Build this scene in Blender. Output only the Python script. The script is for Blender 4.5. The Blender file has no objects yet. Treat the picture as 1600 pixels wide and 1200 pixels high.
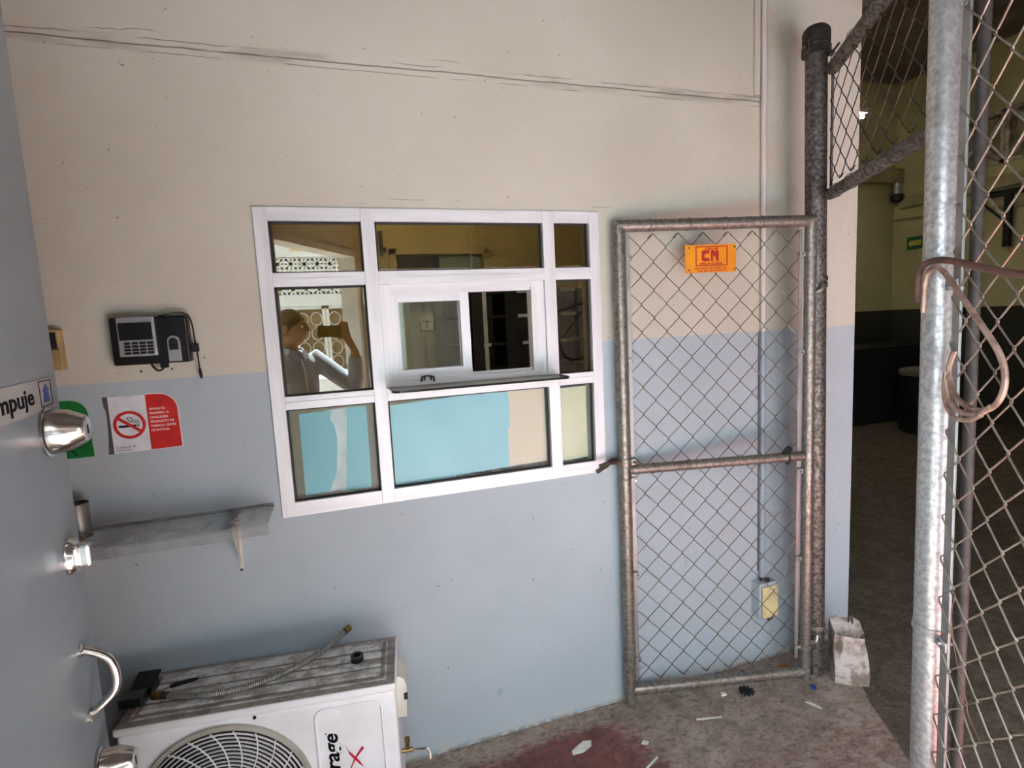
import bpy, bmesh, math, random
from mathutils import Vector, Matrix
random.seed(7)
SC = bpy.context.scene
COL = SC.collection
PI = math.pi

# ------------------------------------------------------------------ camera, sky, sun, exposure
cam = bpy.data.cameras.new('camera')
cam.sensor_fit = 'HORIZONTAL'; cam.sensor_width = 36.0; cam.lens = 850.0 / 1600.0 * 36.0
cam.clip_start = 0.01; cam.clip_end = 200
camo = bpy.data.objects.new('camera', cam); COL.objects.link(camo)
RIGHT = Vector((0.94898617, -0.31147182, -0.04909744))
DOWN = Vector((-0.08236242, -0.09455395, -0.99210684))
FWD = Vector((0.30437097, 0.94553945, -0.11538396))
EYE = Vector((0, 0, 1.55))
M = Matrix((( RIGHT.x, -DOWN.x, -FWD.x, EYE.x), (RIGHT.y, -DOWN.y, -FWD.y, EYE.y),
            (RIGHT.z, -DOWN.z, -FWD.z, EYE.z), (0, 0, 0, 1)))
camo.matrix_world = M
SC.camera = camo

world = bpy.data.worlds.new('world'); SC.world = world; world.use_nodes = True
wn = world.node_tree; wn.nodes.clear()
wo = wn.nodes.new('ShaderNodeOutputWorld'); wb = wn.nodes.new('ShaderNodeBackground')
wb.inputs['Color'].default_value = (0.76, 0.89, 1.0, 1.0)      # bright hazy daylight sky
wb.inputs['Strength'].default_value = 1.25
wn.links.new(wb.outputs[0], wo.inputs[0])

sun = bpy.data.lights.new('sun', 'SUN'); sun.energy = 10.5; sun.angle = math.radians(0.6)
sun.color = (0.84, 0.94, 1.0)
suno = bpy.data.objects.new('sun', sun); COL.objects.link(suno)
suno.location = (0, -6, 8)
sd = Vector((0.05, math.cos(math.radians(62)), -math.sin(math.radians(62))))
suno.rotation_euler = sd.to_track_quat('-Z', 'Y').to_euler()

vs = SC.view_settings
vs.view_transform = 'Standard'; vs.look = 'None'; vs.gamma = 1.0; vs.use_curve_mapping = False
vs.exposure = 3.02
SC.cycles.max_bounces = 8; SC.cycles.diffuse_bounces = 5; SC.cycles.glossy_bounces = 5
SC.cycles.transparent_max_bounces = 16; SC.cycles.transmission_bounces = 6
SC.cycles.caustics_reflective = False; SC.cycles.caustics_refractive = False
SC.cycles.sample_clamp_indirect = 6.0
SC.cycles.use_denoising = True
SC.cycles.use_adaptive_sampling = True; SC.cycles.adaptive_threshold = 0.06; SC.cycles.adaptive_min_samples = 20

# ------------------------------------------------------------------ colours and materials
def lin(c):
    c = c / 255.0
    return c / 12.92 if c <= 0.04045 else ((c + 0.055) / 1.055) ** 2.4
def rgb(r, g, b): return (lin(r), lin(g), lin(b), 1.0)

class N:
    """little node-tree helper"""
    def __init__(s, name):
        s.m = bpy.data.materials.new(name); s.m.use_nodes = True
        s.t = s.m.node_tree; s.t.nodes.clear()
        s.out = s.t.nodes.new('ShaderNodeOutputMaterial')
    def new(s, kind, **kw):
        n = s.t.nodes.new(kind)
        for k, v in kw.items():
            if k.startswith('_'): setattr(n, k[1:], v)
            else: s.put(n, k, v)
        return n
    def put(s, n, k, v):
        k = {'Base_Color': 'Base Color'}.get(k, k.replace('__', ' '))
        i = n.inputs[int(k[1:])] if k[0] == 'i' and k[1:].isdigit() else n.inputs[k]
        if isinstance(v, bpy.types.NodeSocket): s.t.links.new(v, i)
        else: i.default_value = v
    def link(s, a, b): s.t.links.new(a, b)
    def math(s, op, a, b=0.0, c=None, clamp=False):
        n = s.t.nodes.new('ShaderNodeMath'); n.operation = op; n.use_clamp = clamp
        s.put(n, 'i0', a); s.put(n, 'i1', b)
        if c is not None: s.put(n, 'i2', c)
        return n.outputs[0]
    def coord(s, which='Object'):
        return s.t.nodes.new('ShaderNodeTexCoord').outputs[which]
    def xyz(s, v):
        n = s.t.nodes.new('ShaderNodeSeparateXYZ'); s.link(v, n.inputs[0]); return n.outputs
    def comb(s, x, y, z):
        n = s.t.nodes.new('ShaderNodeCombineXYZ')
        for i, v in enumerate((x, y, z)): s.put(n, 'i%d' % i, v)
        return n.outputs[0]
    def noise(s, vec, scale, detail=4.0, rough=0.55, dist=0.0):
        n = s.t.nodes.new('ShaderNodeTexNoise')
        s.link(vec, n.inputs['Vector']); n.inputs['Scale'].default_value = scale
        n.inputs['Detail'].default_value = detail; n.inputs['Roughness'].default_value = rough
        n.inputs['Distortion'].default_value = dist
        return n.outputs['Fac']
    def scale(s, vec, x, y, z):
        n = s.t.nodes.new('ShaderNodeMapping'); s.link(vec, n.inputs[0])
        n.inputs['Scale'].default_value = (x, y, z); return n.outputs[0]
    def ramp(s, v, lo, hi, a=0.0, b=1.0):
        n = s.t.nodes.new('ShaderNodeMapRange'); n.interpolation_type = 'SMOOTHSTEP'
        s.put(n, 'i0', v); n.inputs[1].default_value = lo; n.inputs[2].default_value = hi
        n.inputs[3].default_value = a; n.inputs[4].default_value = b
        return n.outputs[0]
    def mix(s, f, a, b):
        n = s.t.nodes.new('ShaderNodeMix'); n.data_type = 'RGBA'
        s.put(n, 'i0', f); s.put(n, 'i6', a); s.put(n, 'i7', b)
        return n.outputs[2]
    def bump(s, h, strength=0.3, dist=0.01):
        n = s.t.nodes.new('ShaderNodeBump'); s.link(h, n.inputs['Height'])
        n.inputs['Strength'].default_value = strength; n.inputs['Distance'].default_value = dist
        return n.outputs[0]
    def bsdf(s, color, rough=0.6, metal=0.0, normal=None, spec=0.5):
        n = s.t.nodes.new('ShaderNodeBsdfPrincipled')
        s.put(n, 'Base_Color', color); s.put(n, 'Roughness', rough); s.put(n, 'Metallic', metal)
        n.inputs['Specular IOR Level'].default_value = spec
        if normal is not None: s.link(normal, n.inputs['Normal'])
        return n.outputs[0]
    def done(s, shader):
        s.link(shader, s.out.inputs[0]); return s.m

def simple(name, c1, c2=None, scale=8.0, rough=0.6, metal=0.0, bump=0.0, bscale=60.0, lo=0.35, hi=0.7, stretch=(1, 1, 1), spec=0.5, detail=5.0):
    n = N(name); v = n.coord()
    if stretch != (1, 1, 1): v = n.scale(v, *stretch)
    col = rgb(*c1)
    if c2 is not None: col = n.mix(n.ramp(n.noise(v, scale, detail), lo, hi), rgb(*c1), rgb(*c2))
    nor = n.bump(n.noise(v, bscale, 3.0), bump, 0.004) if bump > 0 else None
    return n.done(n.bsdf(col, rough, metal, nor, spec))

MAT = {}
MAT['alu'] = simple('anodised_aluminium', (234, 231, 231), (220, 217, 217), 3.0, 0.42, 0.2, 0.06, 90, stretch=(9, 9, 1))
MAT['alu_h'] = simple('aluminium_rail', (234, 231, 231), (220, 217, 217), 3.0, 0.42, 0.2, 0.06, 90, stretch=(1, 9, 9))
MAT['rubber'] = simple('black_gasket', (16, 14, 12), (28, 24, 20), 20, 0.6)
MAT['black'] = simple('black_plastic', (14, 14, 15), (26, 26, 28), 30, 0.38)
MAT['blackmatte'] = simple('matte_black', (16, 16, 18), (34, 33, 33), 14, 0.8, 0, .2, 80)
MAT['silver'] = simple('silver_plastic', (176, 177, 178), (160, 160, 162), 20, 0.35, 0.4)
MAT['chrome'] = simple('worn_chrome', (212, 208, 202), (180, 172, 164), 10, 0.16, 1.0)
MAT['brass'] = simple('dull_brass', (168, 140, 92), (120, 96, 62), 30, 0.35, 0.9)
MAT['white_ac'] = simple('white_enamel', (244, 243, 243), (232, 230, 230), 6, 0.42)
MAT['white_old'] = simple('aged_white_plastic', (222, 218, 206), (196, 190, 176), 9, 0.5)
MAT['cream_box'] = simple('cream_plastic', (232, 214, 160), (206, 188, 138), 14, 0.5)
MAT['yellowed'] = simple('yellowed_plastic', (182, 156, 104), (150, 126, 78), 12, 0.5)
MAT['fanvoid'] = simple('dark_fan_cavity', (20, 20, 26), (34, 32, 36), 10, 0.7)
MAT['white'] = simple('white_sticker', (226, 226, 228), (208, 208, 212), 20, 0.45)
MAT['red'] = simple('red_print', (206, 38, 32), (188, 30, 26), 20, 0.45)
MAT['green'] = simple('green_print', (22, 118, 52), (16, 98, 42), 14, 0.45)
MAT['ink'] = simple('black_ink', (14, 14, 18), (20, 20, 24), 40, 0.8, spec=.1)
MAT['inkgrey'] = simple('grey_ink', (96, 98, 104), (84, 86, 92), 40, 0.5)
MAT['whiteink'] = simple('white_ink', (232, 224, 220), (220, 210, 206), 40, 0.5)
MAT['greenink'] = simple('pale_green_ink', (150, 196, 158), (140, 184, 148), 40, 0.5)
MAT['blue'] = simple('blue_print', (18, 52, 138), (14, 42, 118), 20, 0.5)
MAT['stripgrey'] = simple('grey_sign_strip', (160, 160, 156), (148, 148, 144), 10, 0.6)
MAT['brownstrip'] = simple('bare_backing_strip', (84, 80, 74), (66, 62, 56), 16, 0.7)
MAT['signplate'] = simple('yellow_orange_plate', (232, 150, 16), (218, 128, 8), 6, 0.4)
MAT['signred'] = simple('sign_red', (176, 26, 22), (160, 20, 18), 20, 0.5)
MAT['acred'] = simple('logo_red', (196, 30, 52), (186, 24, 46), 20, 0.4)
MAT['copper'] = simple('oxidised_copper', (190, 160, 142), (128, 98, 84), 26, 0.45, 0.35, .3, 60)
MAT['rusty'] = simple('rusted_brown_tube', (120, 84, 72), (80, 58, 50), 24, 0.6, 0.25, .3, 60)
MAT['rust'] = simple('rusty_iron', (92, 76, 64), (60, 50, 44), 24, 0.6, 0.5, .3, 60)
MAT['tin'] = simple('stained_tin', (150, 146, 138), (70, 60, 50), 22, 0.45, 0.6, .2, 60, .5, .72)
MAT['conduit'] = simple('painted_conduit', (196, 190, 180), (178, 172, 162), 20, 0.5)
MAT['bluepaper'] = simple('light_blue_paper', (152, 214, 226), (142, 206, 219), 4, 0.75)
MAT['bluepaper2'] = simple('teal_blue_paper', (120, 198, 208), (110, 188, 199), 5, 0.75)
MAT['creampaper'] = simple('cream_paper', (238, 216, 188), (230, 206, 176), 5, 0.75)
MAT['palepaper'] = simple('pale_yellow_paper', (232, 228, 192), (224, 218, 178), 5, 0.75)
MAT['whitepaper'] = simple('white_paper', (226, 232, 230), (200, 208, 206), 16, 0.75)
MAT['wood_dark'] = simple('dark_laminate', (36, 22, 18), (24, 14, 12), 6, 0.5, stretch=(1, 1, 8))
MAT['shelf_back'] = simple('grey_brown_board', (120, 108, 94), (104, 92, 80), 5, 0.7)
MAT['office_wall'] = simple('office_cream_paint', (206, 192, 140), (194, 180, 128), 3, 0.8)
MAT['office_floor'] = simple('office_floor_tile', (120, 112, 100), (104, 96, 86), 5, 0.6)
MAT['office_door'] = simple('office_blue_door', (142, 168, 172), (130, 156, 160), 4, 0.6)
MAT['soffit'] = simple('stained_soffit', (120, 112, 98), (92, 84, 70), 2.5, 0.9, 0, .3, 20)
MAT['ceil'] = simple('plaster_ceiling', (100, 98, 96), (86, 84, 82), 2.0, 0.9, 0, .2, 40)
MAT['backwall'] = simple('street_wall_plaster', (206, 206, 204), (190, 190, 186), 2.5, 0.85, 0, .2, 50)
MAT['frame_white'] = simple('white_painted_frame', (214, 212, 204), (196, 192, 184), 5, 0.6)
MAT['facade'] = simple('white_facade', (206, 210, 210), (188, 192, 192), 1.5, 0.85, 0, .2, 30)
MAT['facade_tan'] = simple('tan_facade', (206, 176, 128), (192, 160, 112), 1.5, 0.85)
MAT['shutter'] = simple('brown_shutter', (110, 94, 70), (92, 78, 58), 3, 0.8)
MAT['pavement'] = simple('street_concrete', (152, 154, 156), (128, 130, 132), 2.0, 0.9, 0, .3, 20)
MAT['added_front'] = simple('dark_brown_plaster', (92, 76, 62), (74, 60, 50), 1.5, 0.9)
MAT['carpaint'] = simple('white_car_paint', (232, 234, 236), (226, 228, 230), 2, 0.2)
MAT['carglass'] = simple('car_glass', (30, 44, 42), (40, 58, 54), 2, 0.08)
MAT['skin'] = simple('skin', (176, 128, 102), (160, 112, 88), 20, 0.5)
MAT['hair'] = simple('short_brown_hair', (58, 46, 38), (40, 32, 26), 60, 0.6, 0, .5, 120)
MAT['shirt'] = simple('pale_blue_shirt', (176, 190, 208), (160, 174, 194), 10, 0.8, 0, .2, 90)
MAT['jeans'] = simple('dark_trousers', (46, 50, 62), (36, 40, 50), 20, 0.85)
MAT['shoe'] = simple('black_shoe', (24, 22, 20), (34, 32, 30), 20, 0.5)
MAT['beam'] = simple('olive_beam_paint', (168, 154, 110), (140, 126, 86), 4, 0.8)
MAT['exitgreen'] = simple('exit_sign_green', (18, 84, 52), (14, 70, 44), 10, 0.5)
MAT['exityellow'] = simple('exit_sign_yellow', (196, 186, 84), (180, 170, 70), 10, 0.5)
MAT['lattice'] = simple('glazed_lattice_block', (196, 182, 160), (120, 104, 84), 8, 0.25, 0, .3, 40)
MAT['limb'] = simple('rag_black', (16, 16, 16), (30, 30, 30), 40, 0.9, 0, .4, 60)
MAT['debris_white'] = simple('white_debris', (226, 222, 212), (206, 200, 188), 40, 0.8)
MAT['bluecap'] = simple('blue_plastic', (42, 74, 150), (32, 60, 130), 40, 0.4)
MAT['orange'] = simple('orange_leaf', (176, 104, 40), (140, 80, 30), 40, 0.7)

def wall_paint():
    n = N('two_tone_wall_paint'); v = n.coord(); x, y, z = n.xyz(v)
    big = n.noise(v, 1.3, 5.0, .6); fine = n.noise(v, 160.0, 3.0, .6); mid = n.noise(v, 14.0, 6.0, .6)
    wob = n.math('MULTIPLY', n.math('SUBTRACT', n.noise(n.comb(n.math('MULTIPLY', x, 14.0), 3.0, 0.0), 1.0, 4.0), 0.5), 0.006)
    split = n.math('ADD', n.math('MULTIPLY', n.math('GREATER_THAN', x, 0.3), 0.027), 1.431)
    up = n.math('GREATER_THAN', n.math('ADD', z, wob), split)
    cream = n.mix(n.ramp(big, .35, .7), rgb(206, 198, 182), rgb(196, 187, 170))
    cream = n.mix(n.math('MULTIPLY', n.ramp(fine, .62, .8), .25), cream, rgb(150, 142, 130))
    grey = n.mix(n.ramp(big, .35, .7), rgb(180, 189, 194), rgb(170, 179, 184))
    grey = n.mix(n.math('MULTIPLY', n.ramp(mid, .66, .78), .35), grey, rgb(112, 122, 128))
    col = n.mix(up, grey, cream)
    # hairline cracks along the ring beam and over the window
    crack = None
    for i, (z0, amp, w, k, thr, x1) in enumerate(((2.357, .016, .0030, 1.6, .30, 1.68), (2.374, .026, .0016, 2.2, .46, 1.68), (2.339, .014, .0014, 1.9, .47, 1.68), (2.392, .05, .0013, 3.0, .54, .9),
                                          (1.942, .010, .0012, 6.0, .50, 1.0), (1.955, .016, .0012, 4.0, .56, 1.0))):
        nx = n.noise(n.comb(n.math('MULTIPLY', x, k), 7.3 * i, 0.0), 2.2, 5.0, .6)
        c = n.math('ADD', n.math('MULTIPLY', n.math('SUBTRACT', nx, .5), amp), z0)
        d = n.math('ABSOLUTE', n.math('SUBTRACT', z, c))
        m = n.ramp(d, w, w * .35, 0.0, 1.0)
        vis = n.ramp(n.noise(n.comb(n.math('MULTIPLY', x, 1.7), 31.1 + 5 * i, 0.0), 2.0, 2.0), thr, thr + .08)
        m = n.math('MULTIPLY', n.math('MULTIPLY', m, vis), n.math('LESS_THAN', x, x1))
        if 'i' and i >= 4: m = n.math('MULTIPLY', m, n.math('GREATER_THAN', x, -.25))
        crack = m if crack is None else n.math('MAXIMUM', crack, m)
    # faint dirty band between the cracks
    band = n.math('MULTIPLY', n.ramp(n.math('ABSOLUTE', n.math('SUBTRACT', z, 2.358)), .03, .006), n.math('LESS_THAN', x, 1.68))
    band = n.math('MULTIPLY', band, n.ramp(n.noise(n.scale(v, 2, 1, 9), 2.0, 5.0), .42, .62))
    col = n.mix(n.math('MULTIPLY', band, .45), col, rgb(120, 112, 100))
    col = n.mix(n.math('MULTIPLY', crack, .7), col, rgb(92, 84, 74))
    # scattered specks, pitting and efflorescence at the foot
    sp = n.ramp(n.noise(v, 48.0, 2.0), .74, .77)
    col = n.mix(n.math('MULTIPLY', sp, .55), col, rgb(96, 96, 94))
    foot = n.math('MULTIPLY', n.ramp(z, .075, .0), n.ramp(n.noise(v, 22.0, 6.0, .7), .40, .60))
    col = n.mix(n.math('MULTIPLY', foot, .75), col, rgb(196, 190, 174))
    foot2 = n.math('MULTIPLY', n.ramp(z, .022, .0), n.ramp(n.noise(v, 30.0, 4.0), .35, .6))
    col = n.mix(n.math('MULTIPLY', foot2, .7), col, rgb(110, 98, 86))
    stucco = n.math('MULTIPLY', n.math('GREATER_THAN', x, 1.70), n.math('MULTIPLY', n.noise(v, 55.0, 5.0, .65), 3.2))
    h = n.math('ADD', n.math('ADD', n.math('MULTIPLY', fine, .5), n.math('MULTIPLY', mid, .8)), n.math('SUBTRACT', stucco, n.math('MULTIPLY', crack, 4.0)))
    return n.done(n.bsdf(col, .62, 0.0, n.bump(h, .35, .0025), .35))
MAT['wall'] = wall_paint()

def hall_paint():
    n = N('hall_wall_paint'); v = n.coord(); x, y, z = n.xyz(v)
    big = n.noise(v, .8, 5.0, .6)
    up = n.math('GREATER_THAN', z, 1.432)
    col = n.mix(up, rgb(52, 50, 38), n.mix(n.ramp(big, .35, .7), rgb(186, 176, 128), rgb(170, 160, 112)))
    return n.done(n.bsdf(col, .7, 0.0, n.bump(n.noise(v, 30.0, 4.0), .2, .003), .3))
MAT['hall'] = hall_paint()

def floor_mat(name, dark, reds):
    n = N(name); v = n.coord(); x, y, z = n.xyz(v)
    big = n.noise(v, 2.2, 6.0, .65, .4); mid = n.noise(v, 11.0, 7.0, .7, .6); fine = n.noise(v, 120.0, 4.0, .7)
    c1, c2, c3 = dark
    col = n.mix(n.ramp(mid, .36, .66), rgb(*c1), rgb(*c2))
    col = n.mix(n.math('MULTIPLY', n.ramp(fine, .5, .75), .5), col, rgb(*c3))
    if reds == 'hall':
        r = n.math('MULTIPLY', n.math('MULTIPLY', n.ramp(y, 1.05, .75), n.ramp(x, .95, 1.25)), n.ramp(mid, .30, .45))
        col = n.mix(n.math('MULTIPLY', r, .85), col, rgb(190, 84, 74))
    elif reds:
        # worn patches of old red floor paint
        pa = n.math('MULTIPLY', n.ramp(x, 1.16, .86), n.ramp(y, 1.82, 1.68))
        pb = n.math('MULTIPLY', n.ramp(y, 1.54, 1.34), .55)
        bias = n.math('MULTIPLY', n.math('MAXIMUM', pa, pb), .34)
        bias = n.math('MULTIPLY', bias, n.ramp(y, .75, 1.05))
        grit = n.noise(n.scale(v, 26, 44, 1), 1.0, 6.0, .75, .5)
        r = n.ramp(n.math('ADD', n.math('ADD', n.math('MULTIPLY', big, .55), n.math('MULTIPLY', grit, .62)), bias), .66, .92)
        col = n.mix(n.math('MULTIPLY', r, .85), col, n.mix(n.ramp(mid, .4, .7), rgb(122, 54, 52), rgb(88, 42, 42)))
    gr2 = n.noise(n.scale(v, 30, 52, 1), 1.0, 8.0, .8, .6)
    col = n.mix(n.math('MULTIPLY', n.ramp(gr2, .46, .66), .75), col, rgb(*[int(q * .62) for q in c2]))
    scr = n.ramp(n.noise(n.scale(v, 5, 40, 1), 2.4, 5.0, .6, 1.2), .70, .76)
    scr = n.math('MULTIPLY', scr, n.ramp(n.noise(v, 3.0, 2.0), .45, .6))
    col = n.mix(n.math('MULTIPLY', scr, .45), col, rgb(188, 176, 160))
    spk = n.ramp(n.noise(v, 70.0, 2.0), .73, .76)
    col = n.mix(n.math('MULTIPLY', spk, .5), col, rgb(200, 190, 174))
    h = n.math('ADD', mid, n.math('MULTIPLY', fine, .6))
    return n.done(n.bsdf(col, .75, 0.0, n.bump(h, .45, .006), .35))
MAT['floor'] = floor_mat('worn_concrete_floor', ((172, 151, 137), (138, 119, 107), (192, 175, 160)), True)
MAT['hall_floor'] = floor_mat('dirty_hall_floor', ((112, 98, 84), (84, 70, 58), (126, 112, 98)), 'hall')

def galv(name, c1, c2, rough=.38, metal=.75, rustf=.0):
    n = N(name); v = n.coord()
    vo = n.t.nodes.new('ShaderNodeTexVoronoi'); vo.inputs['Scale'].default_value = 120.0
    n.link(v, vo.inputs['Vector'])
    f = n.ramp(n.noise(v, 85.0, 4.0, .55), .30, .70)
    col = n.mix(f, rgb(*c1), rgb(*c2))
    col = n.mix(n.math('MULTIPLY', n.ramp(n.noise(v, 6.0, 5.0), .5, .75), .5), col, rgb(112, 104, 94))
    if rustf: col = n.mix(n.math('MULTIPLY', n.ramp(n.noise(v, 30.0, 5.0), .5, .66), rustf), col, rgb(70, 58, 48))
    rr = n.ramp(f, 0, 1, rough - .08, rough + .12)
    return n.done(n.bsdf(col, rr, metal, n.bump(n.noise(v, 90.0, 3.0), .25, .002)))
MAT['galv'] = galv('galvanised_steel', (204, 202, 199), (160, 158, 156), .38, .55)
MAT['galv_gate'] = galv('weathered_galvanised_pipe', (160, 152, 142), (126, 118, 108), .42, .7, .25)
MAT['galv_dark'] = galv('blackened_galvanised_pipe', (128, 122, 116), (62, 56, 52), .48, .6, .6)
MAT['pipe_black'] = simple('dark_tarnished_pipe', (66, 60, 56), (48, 43, 40), 30, .6, .3)
MAT['wire'] = simple('galvanised_wire', (122, 112, 102), (98, 88, 78), 30, .45, .6)
MAT['wire_dark'] = simple('dull_wire', (84, 72, 64), (64, 54, 48), 30, .5, .5)
MAT['wire_light'] = simple('pale_galvanised_wire', (166, 156, 142), (138, 128, 114), 30, .42, .6)
MAT['flatbar'] = simple('galvanised_flat_bar', (164, 162, 158), (142, 140, 136), 10, .45, .6)

def glass(name, tint, refl, rcol=(1, 1, 1), rough=0.0):
    n = N(name)
    tr = n.new('ShaderNodeBsdfTransparent'); tr.inputs[0].default_value = (*tint, 1)
    gl = n.new('ShaderNodeBsdfGlossy'); gl.inputs['Roughness'].default_value = rough; gl.inputs[0].default_value = (*rcol, 1)
    fr = n.new('ShaderNodeFresnel'); fr.inputs[0].default_value = 1.5
    mx = n.new('ShaderNodeMixShader')
    f = n.math('ADD', fr.outputs[0], refl, clamp=True)
    n.link(f, mx.inputs[0]); n.link(tr.outputs[0], mx.inputs[1]); n.link(gl.outputs[0], mx.inputs[2])
    return n.done(mx.outputs[0])
MAT['bronze'] = glass('bronze_glass', (.55, .47, .30), .075, (1, .95, .84))
MAT['bronze_plain'] = glass('plain_bronze_glass', (.66, .58, .38), .0)
MAT['dusty_pane'] = glass('dusty_clear_glass', (.95, .97, .96), .0, (1, 1, 1), .45)
MAT['clear'] = glass('clear_glass', (.92, .95, .93), .0)

def dusty(name, col, alpha, edge):
    n = N(name); v = n.coord()
    c = n.mix(n.ramp(n.noise(v, 16.0, 6.0), .4, .7), rgb(*col), rgb(*edge))
    b = n.bsdf(c, .3, 0.0, None, .6)
    tr = n.new('ShaderNodeBsdfTransparent'); mx = n.new('ShaderNodeMixShader')
    f = n.ramp(n.noise(v, 9.0, 6.0), .3, .7, alpha - .12, alpha + .12)
    n.link(f, mx.inputs[0]); n.link(tr.outputs[0], mx.inputs[1]); n.link(b, mx.inputs[2])
    return n.done(mx.outputs[0])
MAT['acrylic'] = dusty('dusty_clear_acrylic', (160, 164, 164), .40, (148, 150, 148))
MAT['counter'] = dusty('dusty_glass_shelf', (150, 150, 138), .72, (112, 112, 98))
MAT['glassedge'] = simple('dark_glass_edge', (20, 28, 24), (12, 18, 16), 10, .1)

def door_paint():
    n = N('grey_door_enamel'); v = n.coord()
    col = n.mix(n.ramp(n.noise(v, 3.0, 6.0), .35, .7), rgb(128, 138, 142), rgb(116, 126, 130))
    col = n.mix(n.math('MULTIPLY', n.ramp(n.noise(n.scale(v, 18, 18, 3), 3.0, 5.0), .62, .72), .35), col, rgb(130, 142, 147))
    return n.done(n.bsdf(col, .38, 0.0, n.bump(n.noise(v, 90.0, 3.0), .15, .002)))
MAT['door'] = door_paint()

def ac_top(name, c1, c2):
    n = N(name); v = n.coord()
    m1 = n.noise(n.scale(v, 11, 17, 10), 1.7, 8.0, .68, .3)
    col = n.mix(n.ramp(m1, .40, .62), rgb(*c1), rgb(*c2))
    col = n.mix(n.math('MULTIPLY', n.ramp(n.noise(n.scale(v, 36, 46, 30), 1.4, 5.0, .7), .54, .70), .5), col, rgb(112, 101, 90))
    z = n.xyz(v)[2]
    col = n.mix(n.ramp(z, .5435, .5455), rgb(240, 238, 237), col)
    return n.done(n.bsdf(col, .6))
MAT['ac_top'] = ac_top('dirty_ac_lid', (166, 156, 145), (130, 120, 109))
MAT['ac_rib'] = ac_top('scuffed_ac_rib', (226, 222, 217), (162, 152, 142))

def block_mat():
    n = N('rough_concrete_block'); v = n.coord()
    col = n.mix(n.ramp(n.noise(v, 12.0, 6.0, .65), .4, .62), rgb(196, 182, 174), rgb(128, 110, 94))
    col = n.mix(n.math('MULTIPLY', n.ramp(n.noise(n.scale(v, 30, 30, 5), 1.0, 5.0), .56, .68), .8), col, rgb(92, 76, 62))
    return n.done(n.bsdf(col, .9, 0.0, n.bump(n.noise(v, 40.0, 6.0, .7), .6, .01)))
MAT['block'] = block_mat()

def braid():
    n = N('braided_steel_hose'); v = n.coord()
    w = n.t.nodes.new('ShaderNodeTexWave'); w.inputs['Scale'].default_value = 60.0; w.inputs['Distortion'].default_value = 4.0
    n.link(v, w.inputs['Vector'])
    col = n.mix(w.outputs['Fac'], rgb(186, 180, 174), rgb(112, 104, 98))
    return n.done(n.bsdf(col, .4, .6, n.bump(w.outputs['Fac'], .5, .002)))
MAT['braid'] = braid()

def emit(name, col, strength):
    n = N(name); e = n.new('ShaderNodeEmission'); e.inputs[0].default_value = (*col, 1); e.inputs[1].default_value = strength
    return n.done(e.outputs[0])
MAT['tube_light'] = emit('lit_fluorescent_tube', (1.0, .98, .82), 9.0)

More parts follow.
